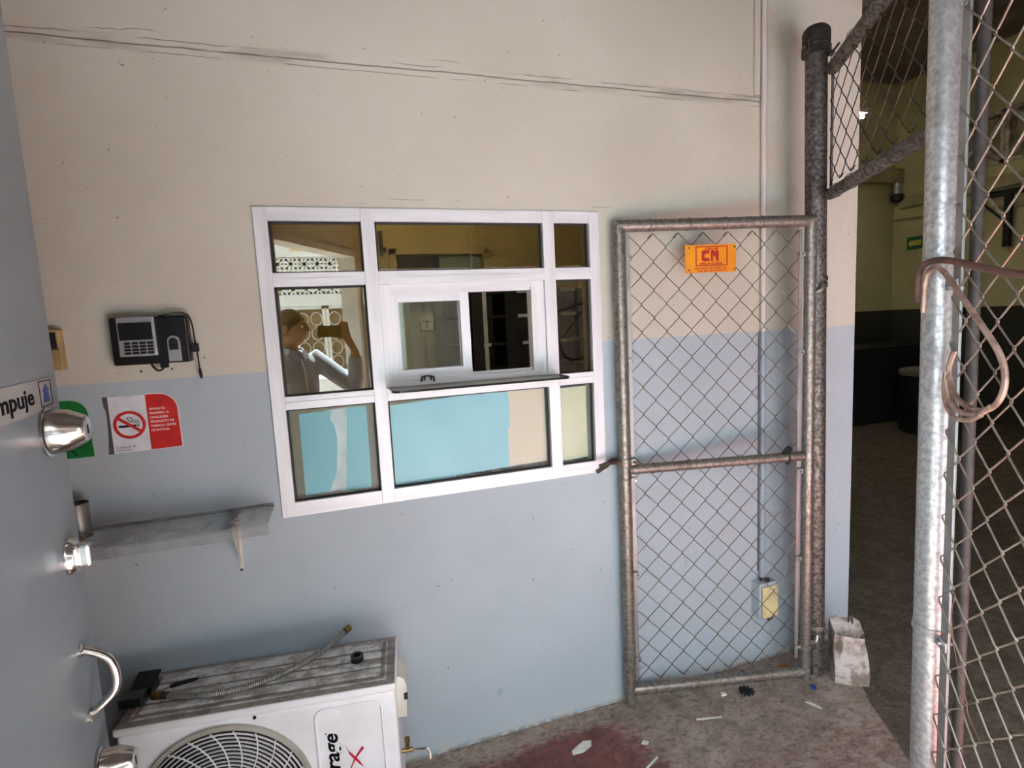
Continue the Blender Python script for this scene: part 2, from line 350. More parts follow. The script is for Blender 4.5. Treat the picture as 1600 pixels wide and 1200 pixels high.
# ------------------------------------------------------------------ mesh helpers
class MB:
    def __init__(s): s.v = []; s.f = []; s.mi = []
    def add(s, vs, fs, mi=0):
        o = len(s.v); s.v += [tuple(p) for p in vs]
        for f in fs: s.f.append(tuple(i + o for i in f)); s.mi.append(mi)
        return s
    def box(s, x0, x1, y0, y1, z0, z1, mi=0):
        return s.add([(x0, y0, z0), (x1, y0, z0), (x1, y1, z0), (x0, y1, z0), (x0, y0, z1), (x1, y0, z1), (x1, y1, z1), (x0, y1, z1)],
                     [(0, 3, 2, 1), (4, 5, 6, 7), (0, 1, 5, 4), (1, 2, 6, 5), (2, 3, 7, 6), (3, 0, 4, 7)], mi)
    def prism(s, pts, y0, y1, mi=0):          # polygon in x,z pushed along y
        n = len(pts); a = [(p[0], y0, p[1]) for p in pts] + [(p[0], y1, p[1]) for p in pts]
        return s.add(a, [tuple(range(n)), tuple(range(2 * n - 1, n - 1, -1))] + [(i, i + n, (i + 1) % n + n, (i + 1) % n) for i in range(n)], mi)
    def slab(s, pts, z0, z1, mi=0, mi_side=None):            # polygon in x,y pushed along z
        n = len(pts); a = [(p[0], p[1], z0) for p in pts] + [(p[0], p[1], z1) for p in pts]
        s.add(a, [tuple(range(n - 1, -1, -1)), tuple(range(n, 2 * n))], mi)
        return s.add(a, [(i, (i + 1) % n, (i + 1) % n + n, i + n) for i in range(n)], mi if mi_side is None else mi_side)
    def tube(s, pts, r, n=8, caps=True, mi=0, closed=False):
        P = [Vector(p) for p in pts]; m = len(P)
        rad = r if isinstance(r, (list, tuple)) else [r] * m
        T = []
        for i in range(m):
            a = P[(i - 1) % m] if (i > 0 or closed) else P[i]; b = P[(i + 1) % m] if (i < m - 1 or closed) else P[i]
            t = (b - a); T.append(t.normalized() if t.length > 1e-9 else Vector((0, 0, 1)))
        u = T[0].orthogonal().normalized(); vs = []
        for i in range(m):
            u = (u - T[i] * u.dot(T[i])); u = u.normalized() if u.length > 1e-6 else T[i].orthogonal().normalized()
            w = T[i].cross(u)
            for k in range(n):
                a = 2 * PI * k / n; vs.append(P[i] + (u * math.cos(a) + w * math.sin(a)) * rad[i])
        fs = []
        for i in range(m if closed else m - 1):
            j = (i + 1) % m
            for k in range(n):
                l = (k + 1) % n; fs.append((i * n + k, i * n + l, j * n + l, j * n + k))
        if caps and not closed: fs += [tuple(range(n - 1, -1, -1)), tuple((m - 1) * n + k for k in range(n))]
        return s.add(vs, fs, mi)
    def lathe(s, prof, n=24, mat=None, mi=0):    # prof: (radius, height) about local z, mat: Matrix
        vs = []; 
        for r, h in prof:
            for k in range(n):
                a = 2 * PI * k / n; p = Vector((r * math.cos(a), r * math.sin(a), h)); vs.append(mat @ p if mat else p)
        fs = [(i * n + k, i * n + (k + 1) % n, (i + 1) * n + (k + 1) % n, (i + 1) * n + k) for i in range(len(prof) - 1) for k in range(n)]
        if prof[0][0] > 1e-6: fs.append(tuple(range(n - 1, -1, -1)))
        if prof[-1][0] > 1e-6: fs.append(tuple((len(prof) - 1) * n + k for k in range(n)))
        return s.add(vs, fs, mi)
    def ring(s, c, r0, r1, y0, y1, n=48, a0=0, a1=2 * PI, mi=0):      # flat ring in x,z with thickness along y
        full = abs(a1 - a0 - 2 * PI) < 1e-6; m = n if full else n + 1; vs = []
        for i in range(m):
            a = a0 + (a1 - a0) * i / n; ca, sa = math.cos(a), math.sin(a)
            vs += [(c[0] + r0 * ca, y0, c[1] + r0 * sa), (c[0] + r1 * ca, y0, c[1] + r1 * sa), (c[0] + r1 * ca, y1, c[1] + r1 * sa), (c[0] + r0 * ca, y1, c[1] + r0 * sa)]
        fs = []
        for i in range(n):
            j = (i + 1) % m
            for k in range(4): fs.append((i * 4 + k, j * 4 + k, j * 4 + (k + 1) % 4, i * 4 + (k + 1) % 4))
        return s.add(vs, fs, mi)
    def build(s, name, mats, parent=None, smooth=False, bevel=0.0, segs=2):
        me = bpy.data.meshes.new(name); me.from_pydata(s.v, [], s.f)
        mats = mats if isinstance(mats, (list, tuple)) else [mats]
        for m in mats: me.materials.append(MAT[m] if isinstance(m, str) else m)
        for p, i in zip(me.polygons, s.mi): p.material_index = i
        bm = bmesh.new(); bm.from_mesh(me)
        if bevel > 0:
            bmesh.ops.remove_doubles(bm, verts=bm.verts, dist=1e-6)
            ed = [e for e in bm.edges if len(e.link_faces) == 2 and e.calc_face_angle(0) > .5]
            bmesh.ops.bevel(bm, geom=ed, offset=bevel, segments=segs, affect='EDGES', profile=.5, clamp_overlap=True)
        bmesh.ops.recalc_face_normals(bm, faces=bm.faces)
        bm.to_mesh(me); bm.free()
        if smooth:
            for p in me.polygons: p.use_smooth = True
            if smooth != 'all': me.set_sharp_from_angle(angle=math.radians(38))
        return link(me, name, parent)
def link(me, name, parent=None):
    o = bpy.data.objects.new(name, me); COL.objects.link(o)
    if parent is not None: o.parent = parent
    return o
def tag(o, label=None, cat=None, group=None, kind=None):
    if label: o['label'] = label
    if cat: o['category'] = cat
    if group: o['group'] = group
    if kind: o['kind'] = kind
    return o
def empty(name, loc=(0, 0, 0), rz=0.0, label=None, cat=None, group=None, kind=None):
    o = bpy.data.objects.new(name, None); COL.objects.link(o); o.location = loc; o.rotation_euler = (0, 0, rz)
    o.empty_display_size = .05
    return tag(o, label, cat, group, kind)
def struct(name, mb, mats, **kw):
    return tag(mb.build(name, mats, **kw), kind='structure')
def arc(cx, cz, r, a0, a1, n):
    return [(cx + r * math.cos(a0 + (a1 - a0) * i / n), cz + r * math.sin(a0 + (a1 - a0) * i / n)) for i in range(n + 1)]
def smooth_path(pts, n=6):
    P = [Vector(p) for p in pts]; out = []
    for i in range(len(P) - 1):
        p0 = P[max(i - 1, 0)]; p1 = P[i]; p2 = P[i + 1]; p3 = P[min(i + 2, len(P) - 1)]
        for k in range(n):
            t = k / n
            out.append(.5 * ((2 * p1) + (p2 - p0) * t + (2 * p0 - 5 * p1 + 4 * p2 - p3) * t * t + (3 * p1 - p0 - 3 * p2 + p3) * t ** 3))
    out.append(P[-1]); return out
def text_mesh(s, size, depth=.0004, bold=0.0, xscale=1.0, shear=0.0, space=1.0):
    """flat lettering as a mesh lying in x,z facing -y, starting at the origin on its baseline"""
    cu = bpy.data.curves.new('lettering', 'FONT'); cu.body = s; cu.size = size; cu.extrude = depth; cu.offset = bold
    cu.shear = shear; cu.space_character = space; cu.resolution_u = 3
    ob = bpy.data.objects.new('lettering', cu); COL.objects.link(ob)
    dg = bpy.context.evaluated_depsgraph_get(); me = bpy.data.meshes.new_from_object(ob.evaluated_get(dg))
    bpy.data.objects.remove(ob); bpy.data.curves.remove(cu)
    me.transform(Matrix.Diagonal((xscale, 1, 1, 1))); me.transform(Matrix.Rotation(PI / 2, 4, 'X'))
    return me
def put_text(s, size, loc, mat, parent=None, name='lettering', width=None, center=False, roty=0.0, **kw):
    me = text_mesh(s, size, **kw)
    xs = [v.co.x for v in me.vertices]
    if width and xs:
        k = width / max(1e-6, max(xs) - min(xs)); me.transform(Matrix.Diagonal((k, 1, 1, 1))); xs = [x * k for x in xs]
    if center and xs: me.transform(Matrix.Translation((-(max(xs) + min(xs)) / 2, 0, 0)))
    if roty: me.transform(Matrix.Rotation(roty, 4, 'Y'))
    me.materials.clear(); me.materials.append(MAT[mat])
    o = link(me, name, parent); o.location = loc
    return o

D = 1.826            # face of the main wall
TH = 0.15

# ------------------------------------------------------------------ the setting
WX0, WX1, WZ0, WZ1 = -.200, .945, .963, 1.925      # window hole
mb = MB()
mb.box(-1.45, WX0, D, D + TH, -.06, 3.02).box(WX1, 2.19, D, D + TH, -.06, 3.02)
mb.box(WX0, WX1, D, D + TH, -.06, WZ0).box(WX0, WX1, D, D + TH, WZ1, 3.02)
struct('wall_back', mb, 'wall')
struct('trim_1', MB().box(1.637, 1.664, D - .010, D, 2.372, 3.0), 'wall', bevel=.003)

U = Vector((-.492, -.870))                         # run of the chain-link fence, from the pole towards the street
PX, PY = 1.83, 1.66
edge = [(2.19, 1.976), (2.19, 1.826), (1.972, 1.60), (1.905, 1.500), (1.873, 1.46), (1.815, 1.345), (1.735, 1.205), (1.40, .64), (.62, -.70)]
struct('floor', MB().slab([(-1.45, 1.976)] + [(-1.45, -.9)] + edge[::-1][0:0] + [(.62, -.9)] + edge[::-1], -.12, 0.0), 'floor')
struct('floor_hall', MB().box(-.2, 8.05, -.9, 6.15, -.20, -.022), 'hall_floor')
struct('wall_left', MB().box(-1.57, -1.45, .24, D, -.05, 3.02), 'wall')
# street side: pier left of the entrance, lintels, wall right of the entrance with a low opening invented to let daylight in
HX, HY = -.31, .25                                 # entrance door hinge
struct('wall_entrance', MB().box(-1.57, -.36, .235, .325, -.05, 3.02), 'backwall')
mb = MB(); mb.box(.15, .24, -.78, -.62, -.05, 3.02).box(.24, 2.2, -.78, -.62, 1.99, 3.02).box(2.2, 8.05, -.78, -.62, -.05, 4.7)
mb.slab([(-.37, .235), (-.31, .31), (.20, -.62), (.13, -.68)], 2.12, 3.02)
struct('wall_street', mb, 'backwall')
# entrance frame
df = tag(empty('door_2', (0, 0, 0)), kind='structure')
def obox(a, b, w, z0, z1):
    a = Vector(a); b = Vector(b); t = (b - a).normalized(); q = Vector((-t.y, t.x)) * w / 2
    return MB().slab([a - q, b - q, b + q, a + q], z0, z1)
dv = (Vector((.16, -.64)) - Vector((-.335, .27))).normalized()
obox((.16, -.64), Vector((.16, -.64)) - dv * .045, .13, 0, 2.12).build('jamb', 'frame_white', df)
obox((-.335, .27), Vector((-.335, .27)) + dv * .03, .10, 0, 2.12).build('jamb', 'frame_white', df)
obox((-.335, .27), (.16, -.64), .13, 2.075, 2.12).build('head', 'frame_white', df)

struct('ceiling', MB().box(-1.57, 2.35, -.78, D + TH, 3.02, 3.14).box(-1.57, .45, -1.0, -.78, 3.02, 3.14), 'ceil')  # second box: unseen eave added to keep the sun off the man's head
# office behind the window
struct('wall_office_back', MB().box(-1.45, .49, 4.2, 4.3, 0, 2.75).box(1.16, 2.04, 4.2, 4.3, 0, 2.75).box(.49, 1.16, 4.2, 4.3, 2.08, 2.75), 'office_wall')
struct('wall_office_left', MB().box(-1.57, -1.45, D + TH, 4.3, -.05, 2.75), 'office_wall')
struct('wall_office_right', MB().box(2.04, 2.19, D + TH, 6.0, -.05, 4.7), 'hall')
struct('wall_office_inner', MB().box(2.02, 2.04, D + TH, 4.2, 0, 2.75), 'office_wall')
struct('ceiling_office', MB().box(-1.57, 2.04, D + TH, 4.3, 2.75, 2.85), 'ceil')
struct('floor_office', MB().box(-1.45, 2.02, D + TH, 4.3, -.1, 0.0), 'office_floor')
struct('wall_office_corridor', MB().box(.2, 1.6, 4.9, 5.0, 0, 2.5).box(.2, .3, 4.3, 4.9, 0, 2.5).box(1.5, 1.6, 4.3, 4.9, 0, 2.5).box(.2, 1.6, 4.3, 5.0, 2.5, 2.6), 'office_wall')
# dim hall behind the fence
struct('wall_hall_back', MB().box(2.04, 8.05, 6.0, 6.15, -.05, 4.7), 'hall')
mb = MB(); mb.box(7.9, 8.05, -.78, 6.15, -.05, 3.16).box(7.9, 8.05, -.78, 6.15, 3.80, 4.7).box(7.9, 8.05, 5.20, 6.15, 3.16, 3.80).box(7.9, 8.05, -.78, 3.0, 3.16, 3.80).box(8.05, 8.12, 2.9, 5.3, 3.1, 3.9)  # last box is added behind the vents to block the bright sky
struct('wall_hall_right', mb, 'hall')
struct('ceiling_hall', MB().box(2.19, 8.05, -.78, 6.15, 4.6, 4.75), 'soffit')
struct('wall_hall_header', MB().box(2.19, 2.35, -.78, D + TH, 3.14, 4.6), 'soffit')
struct('trim_2', MB().box(2.19, 7.9, 5.86, 6.0, 3.22, 3.42), 'beam', bevel=.01)
struct('trim_3', MB().box(7.80, 7.9, -.6, 5.86, 2.86, 3.00), 'beam', bevel=.01)
struct('trim_4', MB().box(4.2, 4.7, -.6, 6.0, 4.15, 4.6), 'soffit', bevel=.01)
# street
struct('ground', MB().box(-14, 12, -16, -.9, -.25, -.03), 'pavement')

# ------------------------------------------------------------------ ticket window in the main wall
win = empty('window_1', (0, 0, 0)); tag(win, 'aluminium office window of nine panes with a small sliding hatch', kind='structure')
Y0, Y1 = D - .008, D + .040
VX = [(-.200, -.160), (.111, .153), (.726, .769), (.905, .945)]
HZ = [(.963, 1.008), (1.307, 1.348), (1.687, 1.729), (1.885, 1.925)]
for a, b in VX: MB().box(a, b, Y0, Y1, .963, 1.925).build('stile', 'alu', win, bevel=.0015)
for c in range(3):
    x0, x1 = VX[c][1], VX[c + 1][0]
    for r, (a, b) in enumerate(HZ):
        m = MB().box(x0, x1, Y0 + .002, Y1, a, b)
        if r in (1, 2): m.box(x0, x1, Y0 - .001, Y0 + .004, a, a + (b - a) * .58)
        m.build('rail', 'alu_h', win)
GY = D + .020
def pane(x0, x1, z0, z1, mat, y=GY):
    p = MB().box(x0, x1, y, y + .004, z0, z1).build('pane', mat, win)
    g = .006; m = MB()
    m.box(x0, x1, y - .010, y, z1 - g, z1).box(x0, x1, y - .010, y, z0, z0 + g * .7).box(x0, x0 + g, y - .010, y, z0, z1).box(x1 - g, x1, y - .010, y, z0, z1)
    m.build('gasket', 'rubber', p)
for c in range(3):
    x0, x1 = VX[c][1], VX[c + 1][0]
    for r in range(3):
        if (c, r) == (1, 1): continue
        pane(x0, x1, HZ[r][1], HZ[r + 1][0], 'dusty_pane' if r == 0 else 'bronze' if c == 0 else 'bronze_plain')
# sliding hatch
hx0, hx1, hz0, hz1 = .153, .726, 1.348, 1.687
for (a, b, c, d) in ((hx0, hx0 + .034, hz0, hz1), (hx1 - .052, hx1, hz0, hz1)):
    MB().box(a, b, D + .004, D + .045, c, d).build('hatch_jamb', 'alu', win, bevel=.001)
MB().box(hx1 - .052, hx1 - .032, D - .002, D + .004, hz0 + .02, hz1 - .02).build('jamb_bead', 'alu', win)
MB().box(hx0 + .034, hx1 - .052, D + .004, D + .045, hz1 - .032, hz1).build('hatch_head', 'alu_h', win)
MB().box(hx0 + .034, hx1 - .052, D + .002, D + .045, hz0, hz0 + .022).box(hx0 + .034, hx1 - .052, D + .018, D + .021, hz0 + .022, hz0 + .032).build('hatch_track', 'alu_h', win)
for k, (yy, sx0, sx1) in enumerate(((D + .006, .187, .449), (D + .024, .192, .446))):
    sash = MB().box(sx0, sx0 + .022, yy, yy + .014, 1.370, 1.656).build('sash', 'alu', win)
    MB().box(sx1 - .032, sx1, yy, yy + .014, 1.370, 1.656).build('sash_stile', 'alu', sash)
    MB().box(sx0 + .022, sx1 - .032, yy, yy + .014, 1.628, 1.656).build('sash_rail', 'alu_h', sash)
    MB().box(sx0 + .022, sx1 - .032, yy, yy + .014, 1.370, 1.404).build('sash_rail', 'alu_h', sash)
    MB().box(sx0 + .022, sx1 - .032, yy + .005, yy + .008, 1.404, 1.628).build('sash_pane', 'clear', sash)
m = MB().tube([(.268, D - .006, 1.363), (.270, D - .012, 1.378), (.283, D - .014, 1.381), (.296, D - .012, 1.380), (.309, D - .012, 1.376), (.311, D - .006, 1.361)], .003, 6)
m.tube([(.278, D - .010, 1.381), (.279, D - .01, 1.366)], .0025, 6).tube([(.299, D - .010, 1.38), (.300, D - .01, 1.365)], .0025, 6)
m.build('hatch_latch', 'rust', win, smooth=True)
# glass transaction shelf
pts = [(.158, D - .008)] + [(.158 + .03 - .03 * math.cos(a), D - .103 - .03 * math.sin(a)) for a in [i * PI / 12 for i in range(7)]] \
      + [(.762 - .03 + .03 * math.sin(a), D - .103 - .03 * math.cos(a)) for a in [i * PI / 12 for i in range(7)]] + [(.762, D - .008)]
o = MB().slab(pts, 1.3445, 1.3515, 0, 1).build('transaction_shelf', ['counter', 'glassedge'])
tag(o, 'dusty glass ledge with dark edge below the sliding hatch', 'glass shelf')

# paper sheets stuck behind the lower panes
def sheet(pts, y, mat, label, curl=None, group='paper sheets behind the lower panes'):
    o = MB().prism(pts, y, y + .0012).build('paper_sheet', mat)
    return tag(o, label, 'paper', group)
rag = [(-.028, 1.288), (-.033, 1.262), (-.022, 1.24), (-.016, 1.20), (-.018, 1.16), (-.022, 1.12), (-.026, 1.08), (-.04, 1.05), (-.052, 1.019)]
sheet([(-.126, 1.287)] + rag + [(-.128, 1.016)], GY + .007, 'bluepaper2', 'teal sheet with a ragged right edge behind the lower left pane')
sheet([(.023, 1.295), (.084, 1.293), (.082, 1.016), (-.001, 1.014)], GY + .0085, 'bluepaper2', 'narrow teal paper strip at the right of the lower left pane')
sheet([(-.045, 1.290), (.03, 1.294), (.012, 1.016), (-.065, 1.016)], GY + .011, 'whitepaper', 'white sheet showing between two teal papers in the lower left pane')
sheet([(.156, 1.286), (.26, 1.292), (.372, 1.297), (.372, 1.012), (.27, 1.010), (.158, 1.009)], GY + .007, 'bluepaper', 'light blue sheet at the left of the lower middle pane')
sheet([(.362, 1.297), (.45, 1.299), (.575, 1.298), (.582, 1.285), (.582, 1.17), (.574, 1.165), (.572, 1.022), (.47, 1.018), (.362, 1.014)], GY + .0095, 'bluepaper', 'light blue sheet beside the cream one in the lower middle pane')
sheet([(.560, 1.299), (.722, 1.303), (.722, 1.024), (.560, 1.02)], GY + .012, 'creampaper', 'cream paper at the right of the lower middle pane')
n_ = 10; m = MB()
prof = [(.775 + .118 * i / n_, GY + .007 + .012 * math.sin(PI * i / n_ * .5) ** 3) for i in range(n_ + 1)]
vs_ = []; 
for (x, y) in prof: vs_ += [(x, y, 1.016), (x, y, 1.292), (x, y + .001, 1.292), (x, y + .001, 1.016)]
m.add(vs_, [(i * 4 + k, i * 4 + 4 + k, i * 4 + 4 + (k + 1) % 4, i * 4 + (k + 1) % 4) for i in range(n_) for k in range(4)] + [(0, 1, 2, 3), tuple(n_ * 4 + k for k in (3, 2, 1, 0))])
tag(m.build('paper_sheet', 'palepaper', smooth=True), 'pale yellow curled paper behind the narrow lower right pane', 'paper', 'paper sheets behind the lower panes')

# ------------------------------------------------------------------ office furniture seen through the glass
t = empty('pigeonhole_shelf', (0, 0, 0), label='dark pigeonhole shelf unit with white labels inside the office', cat='shelf')
SY = 3.2
MB().box(.62, 1.95, SY + .28, SY + .30, .0, 1.735).build('back_panel', 'shelf_back', t)
for x in (.62, .80, 1.012, 1.285, 1.60, 1.93):
    MB().box(x, x + (.07 if x in (.80, 1.012) else .03), SY, SY + .28, 0, 1.735).build('upright', 'wood_dark', t)
MB().box(.868, .892, SY - .004, SY + .02, 1.25, 1.735).build('edge_strip', 'white_old', t)
for z in (.10, .42, .74, 1.06, 1.25, 1.405, 1.572, 1.722):
    b = MB().box(.62, 1.96, SY + .004, SY + .28, z, z + .014).build('shelf_board', 'wood_dark', t)
    if z > 1.3:
        for x in (.865, 1.115, 1.365) if z < 1.5 else (1.09, 1.38):
            w = .045 if z < 1.5 else .10
            MB().box(x, x + w, SY - .001, SY + .004, z - .004, z + .016).build('label', 'whitepaper', b)
t = empty('office_lamp', (.4, 3.1, 2.75), 0, 'fluorescent ceiling lamp lighting the office behind the window', 'lamp')
MB().box(-.62, .62, -.08, .08, -.05, 0).build('housing', 'white_old', t)
MB().tube([(-.60, 0, -.075), (.60, 0, -.075)], .018, 10).build('tube', emit('lit_office_tube', (1.0, .97, .86), 7.0), t)
dr = empty('door_3', (0, 0, 0), kind='structure')
MB().box(.82, 1.15, 4.21, 4.25, 0, 2.08).build('leaf', 'office_door', dr)
MB().box(.44, .49, 4.17, 4.21, 0, 2.12).box(1.16, 1.20, 4.17, 4.21, 0, 2.12).box(.44, 1.20, 4.17, 4.21, 2.08, 2.12).build('casing', 'office_wall', dr)
m = MB().lathe([(.0, 0), (.055, 0), (.055, .24), (.02, .24), (.02, .235), (0, .235)], 20, Matrix.Translation((.885, 4.12, 1.33)))
o = m.build('paper_roll', 'white', smooth=True); tag(o, 'white paper towel roll on the blue office door', 'paper roll')
o = MB().box(.375, .40, 4.17, 4.2, 2.07, 2.25).box(.40, .42, 4.16, 4.2, 2.1, 2.13).build('door_closer', 'black', bevel=.004); tag(o, 'black bar fixed high on the cream office wall', 'door closer')
t = empty('wall_notice', (.69, 4.198, 1.56), label='small outlined notice on the office wall seen through the hatch', cat='notice')
MB().box(-.055, .055, -.004, 0, -.06, .06).build('card', 'office_wall', t)
MB().box(-.055, .055, -.006, -.004, -.06, -.052).box(-.055, -.048, -.006, -.004, -.06, .02).box(.048, .055, -.006, -.004, -.06, .02).box(-.005, .005, -.006, -.004, -.04, .03).box(-.03, .03, -.006, -.004, .01, .018).build('lettering', 'ink', t)

# ------------------------------------------------------------------ entrance door leaf at the left
DR = math.atan2(.85, -.133)
L = .845
door = empty('door_1', (HX, HY, 0), DR); tag(door, 'grey painted steel entrance door standing open at the left edge', kind='structure')
MB().box(0, L, 0, .038, .015, 2.14).build('leaf', 'door', door, bevel=.002)
def dmat(x, z, tilt=0):                                   # local frame whose z axis sticks out of the visible face
    return Matrix.Translation((x, 0, z)) @ Matrix.Rotation(PI / 2, 4, 'X')
def knob(x, z, r):
    k = MB().lathe([(r * 1.18, 0), (r * 1.2, .004), (r * 1.05, .006)], 28, dmat(x, z)).build('knob', 'chrome', door, smooth=True)
    MB().lathe([(r * 1.08, .006), (r * 1.0, .028), (r * .72, .046), (r * .66, .049), (0, .049)], 28, dmat(x, z)).build('knob_body', 'chrome', k, smooth=True)
    MB().lathe([(r * .60, .0488), (r * .60, .051), (r * .52, .0525), (r * .30, .0505), (0, .0505)], 24, dmat(x, z)).build('lock_cylinder', 'silver', k, smooth=True)
    MB().box(x - .002, x + .002, -.0515, -.0500, z - .008, z + .006).build('keyhole', 'ink', k)
knob(L - .088, 1.416, .032)
knob(L - .080, .842, .030)
k = MB().lathe([(.030, 0), (.030, .005), (.026, .012), (.020, .014), (0, .014)], 28, dmat(L - .072, 1.212)).build('thumb_turn', 'chrome', door, smooth=True)
MB().box(L - .082, L - .062, -.030, -.012, 1.192, 1.230).build('turn_piece', 'chrome', k, bevel=.005)
hp = smooth_path([(L - .085, -.003, 1.058), (L - .083, -.018, 1.048), (L - .080, -.034, 1.030), (L - .078, -.040, 1.0), (L - .079, -.036, .975), (L - .082, -.018, .958), (L - .084, -.003, .948)], 5)
hd = MB().tube(hp, [.006 + .0015 * math.sin(PI * i / (len(hp) - 1)) for i in range(len(hp))], 10).build('pull_handle', 'chrome', door, smooth=True)
for z in (1.060, .946):
    MB().lathe([(.011, 0), (.011, .003), (.006, .005), (0, .005)], 16, dmat(L - .086, z)).build('mounting_eye', 'chrome', hd, smooth=True)
# push sign on the door
ps = empty('push_sign', (HX, HY, 0), DR, 'grey strip sign with black lettering and blue arrow on the door', 'sign')
MB().box(L - .36, L - .032, -.0012, -.0002, 1.450, 1.497).build('strip', 'stripgrey', ps)
m = MB(); ax0, ax1, az0, az1 = L - .098, L - .040, 1.455, 1.494
for q in ((ax0, ax1, az0, az0 + .0012), (ax0, ax1, az1 - .0012, az1), (ax0, ax0 + .0015, az0, az1), (ax1 - .0015, ax1, az0, az1)): m.box(q[0], q[1], -.0018, -.0012, q[2], q[3])
m.build('arrow_border', 'ink', ps)
cx = (ax0 + ax1) / 2
MB().prism([(cx - .013, 1.461), (cx + .017, 1.461), (cx + .011, 1.478), (cx + .018, 1.478), (cx + .003, 1.489), (cx - .014, 1.478), (cx - .008, 1.478)], -.0018, -.0012).build('arrow', 'blue', ps)
put_text('Empuje', .034, (L - .300, -.0015, 1.464), 'ink', ps, width=.170, bold=.0006)

# ------------------------------------------------------------------ things on the left of the main wall
def on_wall(name, label, cat, **kw): return empty(name, (0, D, 0), 0, label, cat, **kw)
t = on_wall('time_clock', 'black fingerprint time clock with silver keypad panel and cable', 'time clock')
MB().box(-.590, -.397, -.036, 0, 1.478, 1.612).build('housing', 'black', t, bevel=.006, segs=3)
fp = MB().box(-.570, -.477, -.045, -.034, 1.502, 1.613).build('face_plate', 'silver', t, bevel=.004, segs=3)
MB().box(-.565, -.484, -.0465, -.0445, 1.548, 1.597).build('screen', 'black', fp, bevel=.001)
for r in range(4):
    for c in range(4):
        x = -.556 + c * .0185 + (0 if r < 9 else 0); z = 1.5405 - r * .0092
        MB().prism([(x, z - .003), (x + .002, z - .0045), (x + .0145, z - .0045), (x + .0165, z - .002), (x + .0145, z + .002), (x + .002, z + .002)], -.0468, -.0445).build('key', 'black', fp)
sp_ = arc(-.4355, 1.540, .0165, 0, PI, 10)
fs_ = MB().prism([(-.452, 1.482)] + [(-.419, 1.482)] + sp_, -.044, -.034).build('sensor_bezel', 'silver', t, bevel=.002)
MB().prism([(-.447, 1.515), (-.424, 1.515)] + arc(-.4355, 1.538, .0115, 0, PI, 8), -.0452, -.0435).build('finger_window', 'blackmatte', fs_)
MB().box(-.444, -.430, -.0462, -.0448, 1.520, 1.536).build('glass_pad', 'black', fs_)
MB().box(-.412, -.408, -.038, -.035, 1.49, 1.545).build('side_groove', 'blackmatte', t)
cb = MB().tube(smooth_path([(-.47, -.030, 1.612), (-.445, -.034, 1.617), (-.415, -.030, 1.620), (-.395, -.028, 1.612), (-.388, -.022, 1.585), (-.387, -.016, 1.55), (-.386, -.016, 1.53)], 6), .0022, 6).build('cable', 'black', t, smooth=True)
MB().box(-.395, -.378, -.026, -.008, 1.505, 1.530).build('cable_joint', 'blackmatte', cb, bevel=.003)
MB().tube(smooth_path([(-.384, -.016, 1.507), (-.383, -.016, 1.48), (-.382, -.016, 1.452)], 4), .002, 6).build('plug_lead', 'black', cb, smooth=True)
MB().tube([(-.382, -.016, 1.455), (-.381, -.016, 1.436), (-.380, -.016, 1.426)], [.0035, .0045, .003], 8).build('barrel_plug', 'blackmatte', cb, smooth=True)
MB().tube(smooth_path([(-.505, -.012, 1.480), (-.500, -.018, 1.470), (-.488, -.022, 1.458), (-.475, -.020, 1.462), (-.468, -.014, 1.478)], 5), .0028, 6).build('lower_cable', 'black', t, smooth=True)
MB().box(-.482, -.462, -.02, -.004, 1.464, 1.481).build('cable_tie', 'blackmatte', t, bevel=.003)
MB().lathe([(.0026, 0), (.0026, .002), (0, .002)], 10, Matrix.Translation((-.536, -.0005, 1.457)) @ Matrix.Rotation(PI / 2, 4, 'X')).build('screw_hole', 'ink', t)
MB().lathe([(.0026, 0), (.0026, .002), (0, .002)], 10, Matrix.Translation((-.457, -.0005, 1.459)) @ Matrix.Rotation(PI / 2, 4, 'X')).build('screw_hole', 'ink', t)

t = on_wall('door_buzzer', 'small yellowed plastic box on the cream wall beside the door', 'switch')
MB().box(-.765, -.709, -.028, 0, 1.476, 1.588).build('case', 'yellowed', t, bevel=.004)
MB().box(-.752, -.717, -.0295, -.027, 1.535, 1.580).build('grille', 'blackmatte', t, bevel=.001)
MB().box(-.760, -.713, -.0305, -.027, 1.531, 1.534).build('seam', 'brownstrip', t)

t = on_wall('smoke_free_sticker', 'green rounded sticker with pale lettering on the grey wall', 'sticker')
gp = [(-.86, 1.224), (-.677, 1.224), (-.679, 1.345)] + arc(-.722, 1.345, .043, 0, PI / 2, 8) + [(-.86, 1.389)]
MB().prism([(-.862, 1.222), (-.675, 1.222), (-.677, 1.346)] + arc(-.722, 1.346, .045, 0, PI / 2, 8) + [(-.862, 1.391)], -.0006, -.0001).build('border', 'greenink', t)
MB().prism(gp, -.0011, -.0006).build('panel', 'green', t)
for s_, z_ in (('Espacio 100%', 1.319), ('libre de humo', 1.301), ('de tabaco', 1.284)):
    o = put_text(s_, .0165, (0, -.0013, z_), 'greenink', t)
    w_ = max(v.co.x for v in o.data.vertices); o.location.x = -.682 - w_ - (.012 if 'tab' in s_ else 0 if 'hum' in s_ else .006)
MB().prism([(-.742, 1.268), (-.730, 1.262), (-.728, 1.25), (-.738, 1.246), (-.75, 1.255)], -.0014, -.0010).build('red_mark', 'red', t)
MB().prism([(-.733, 1.25), (-.729, 1.25), (-.717, 1.231), (-.719, 1.229)], -.0014, -.0010).build('ink_mark', 'ink', t)

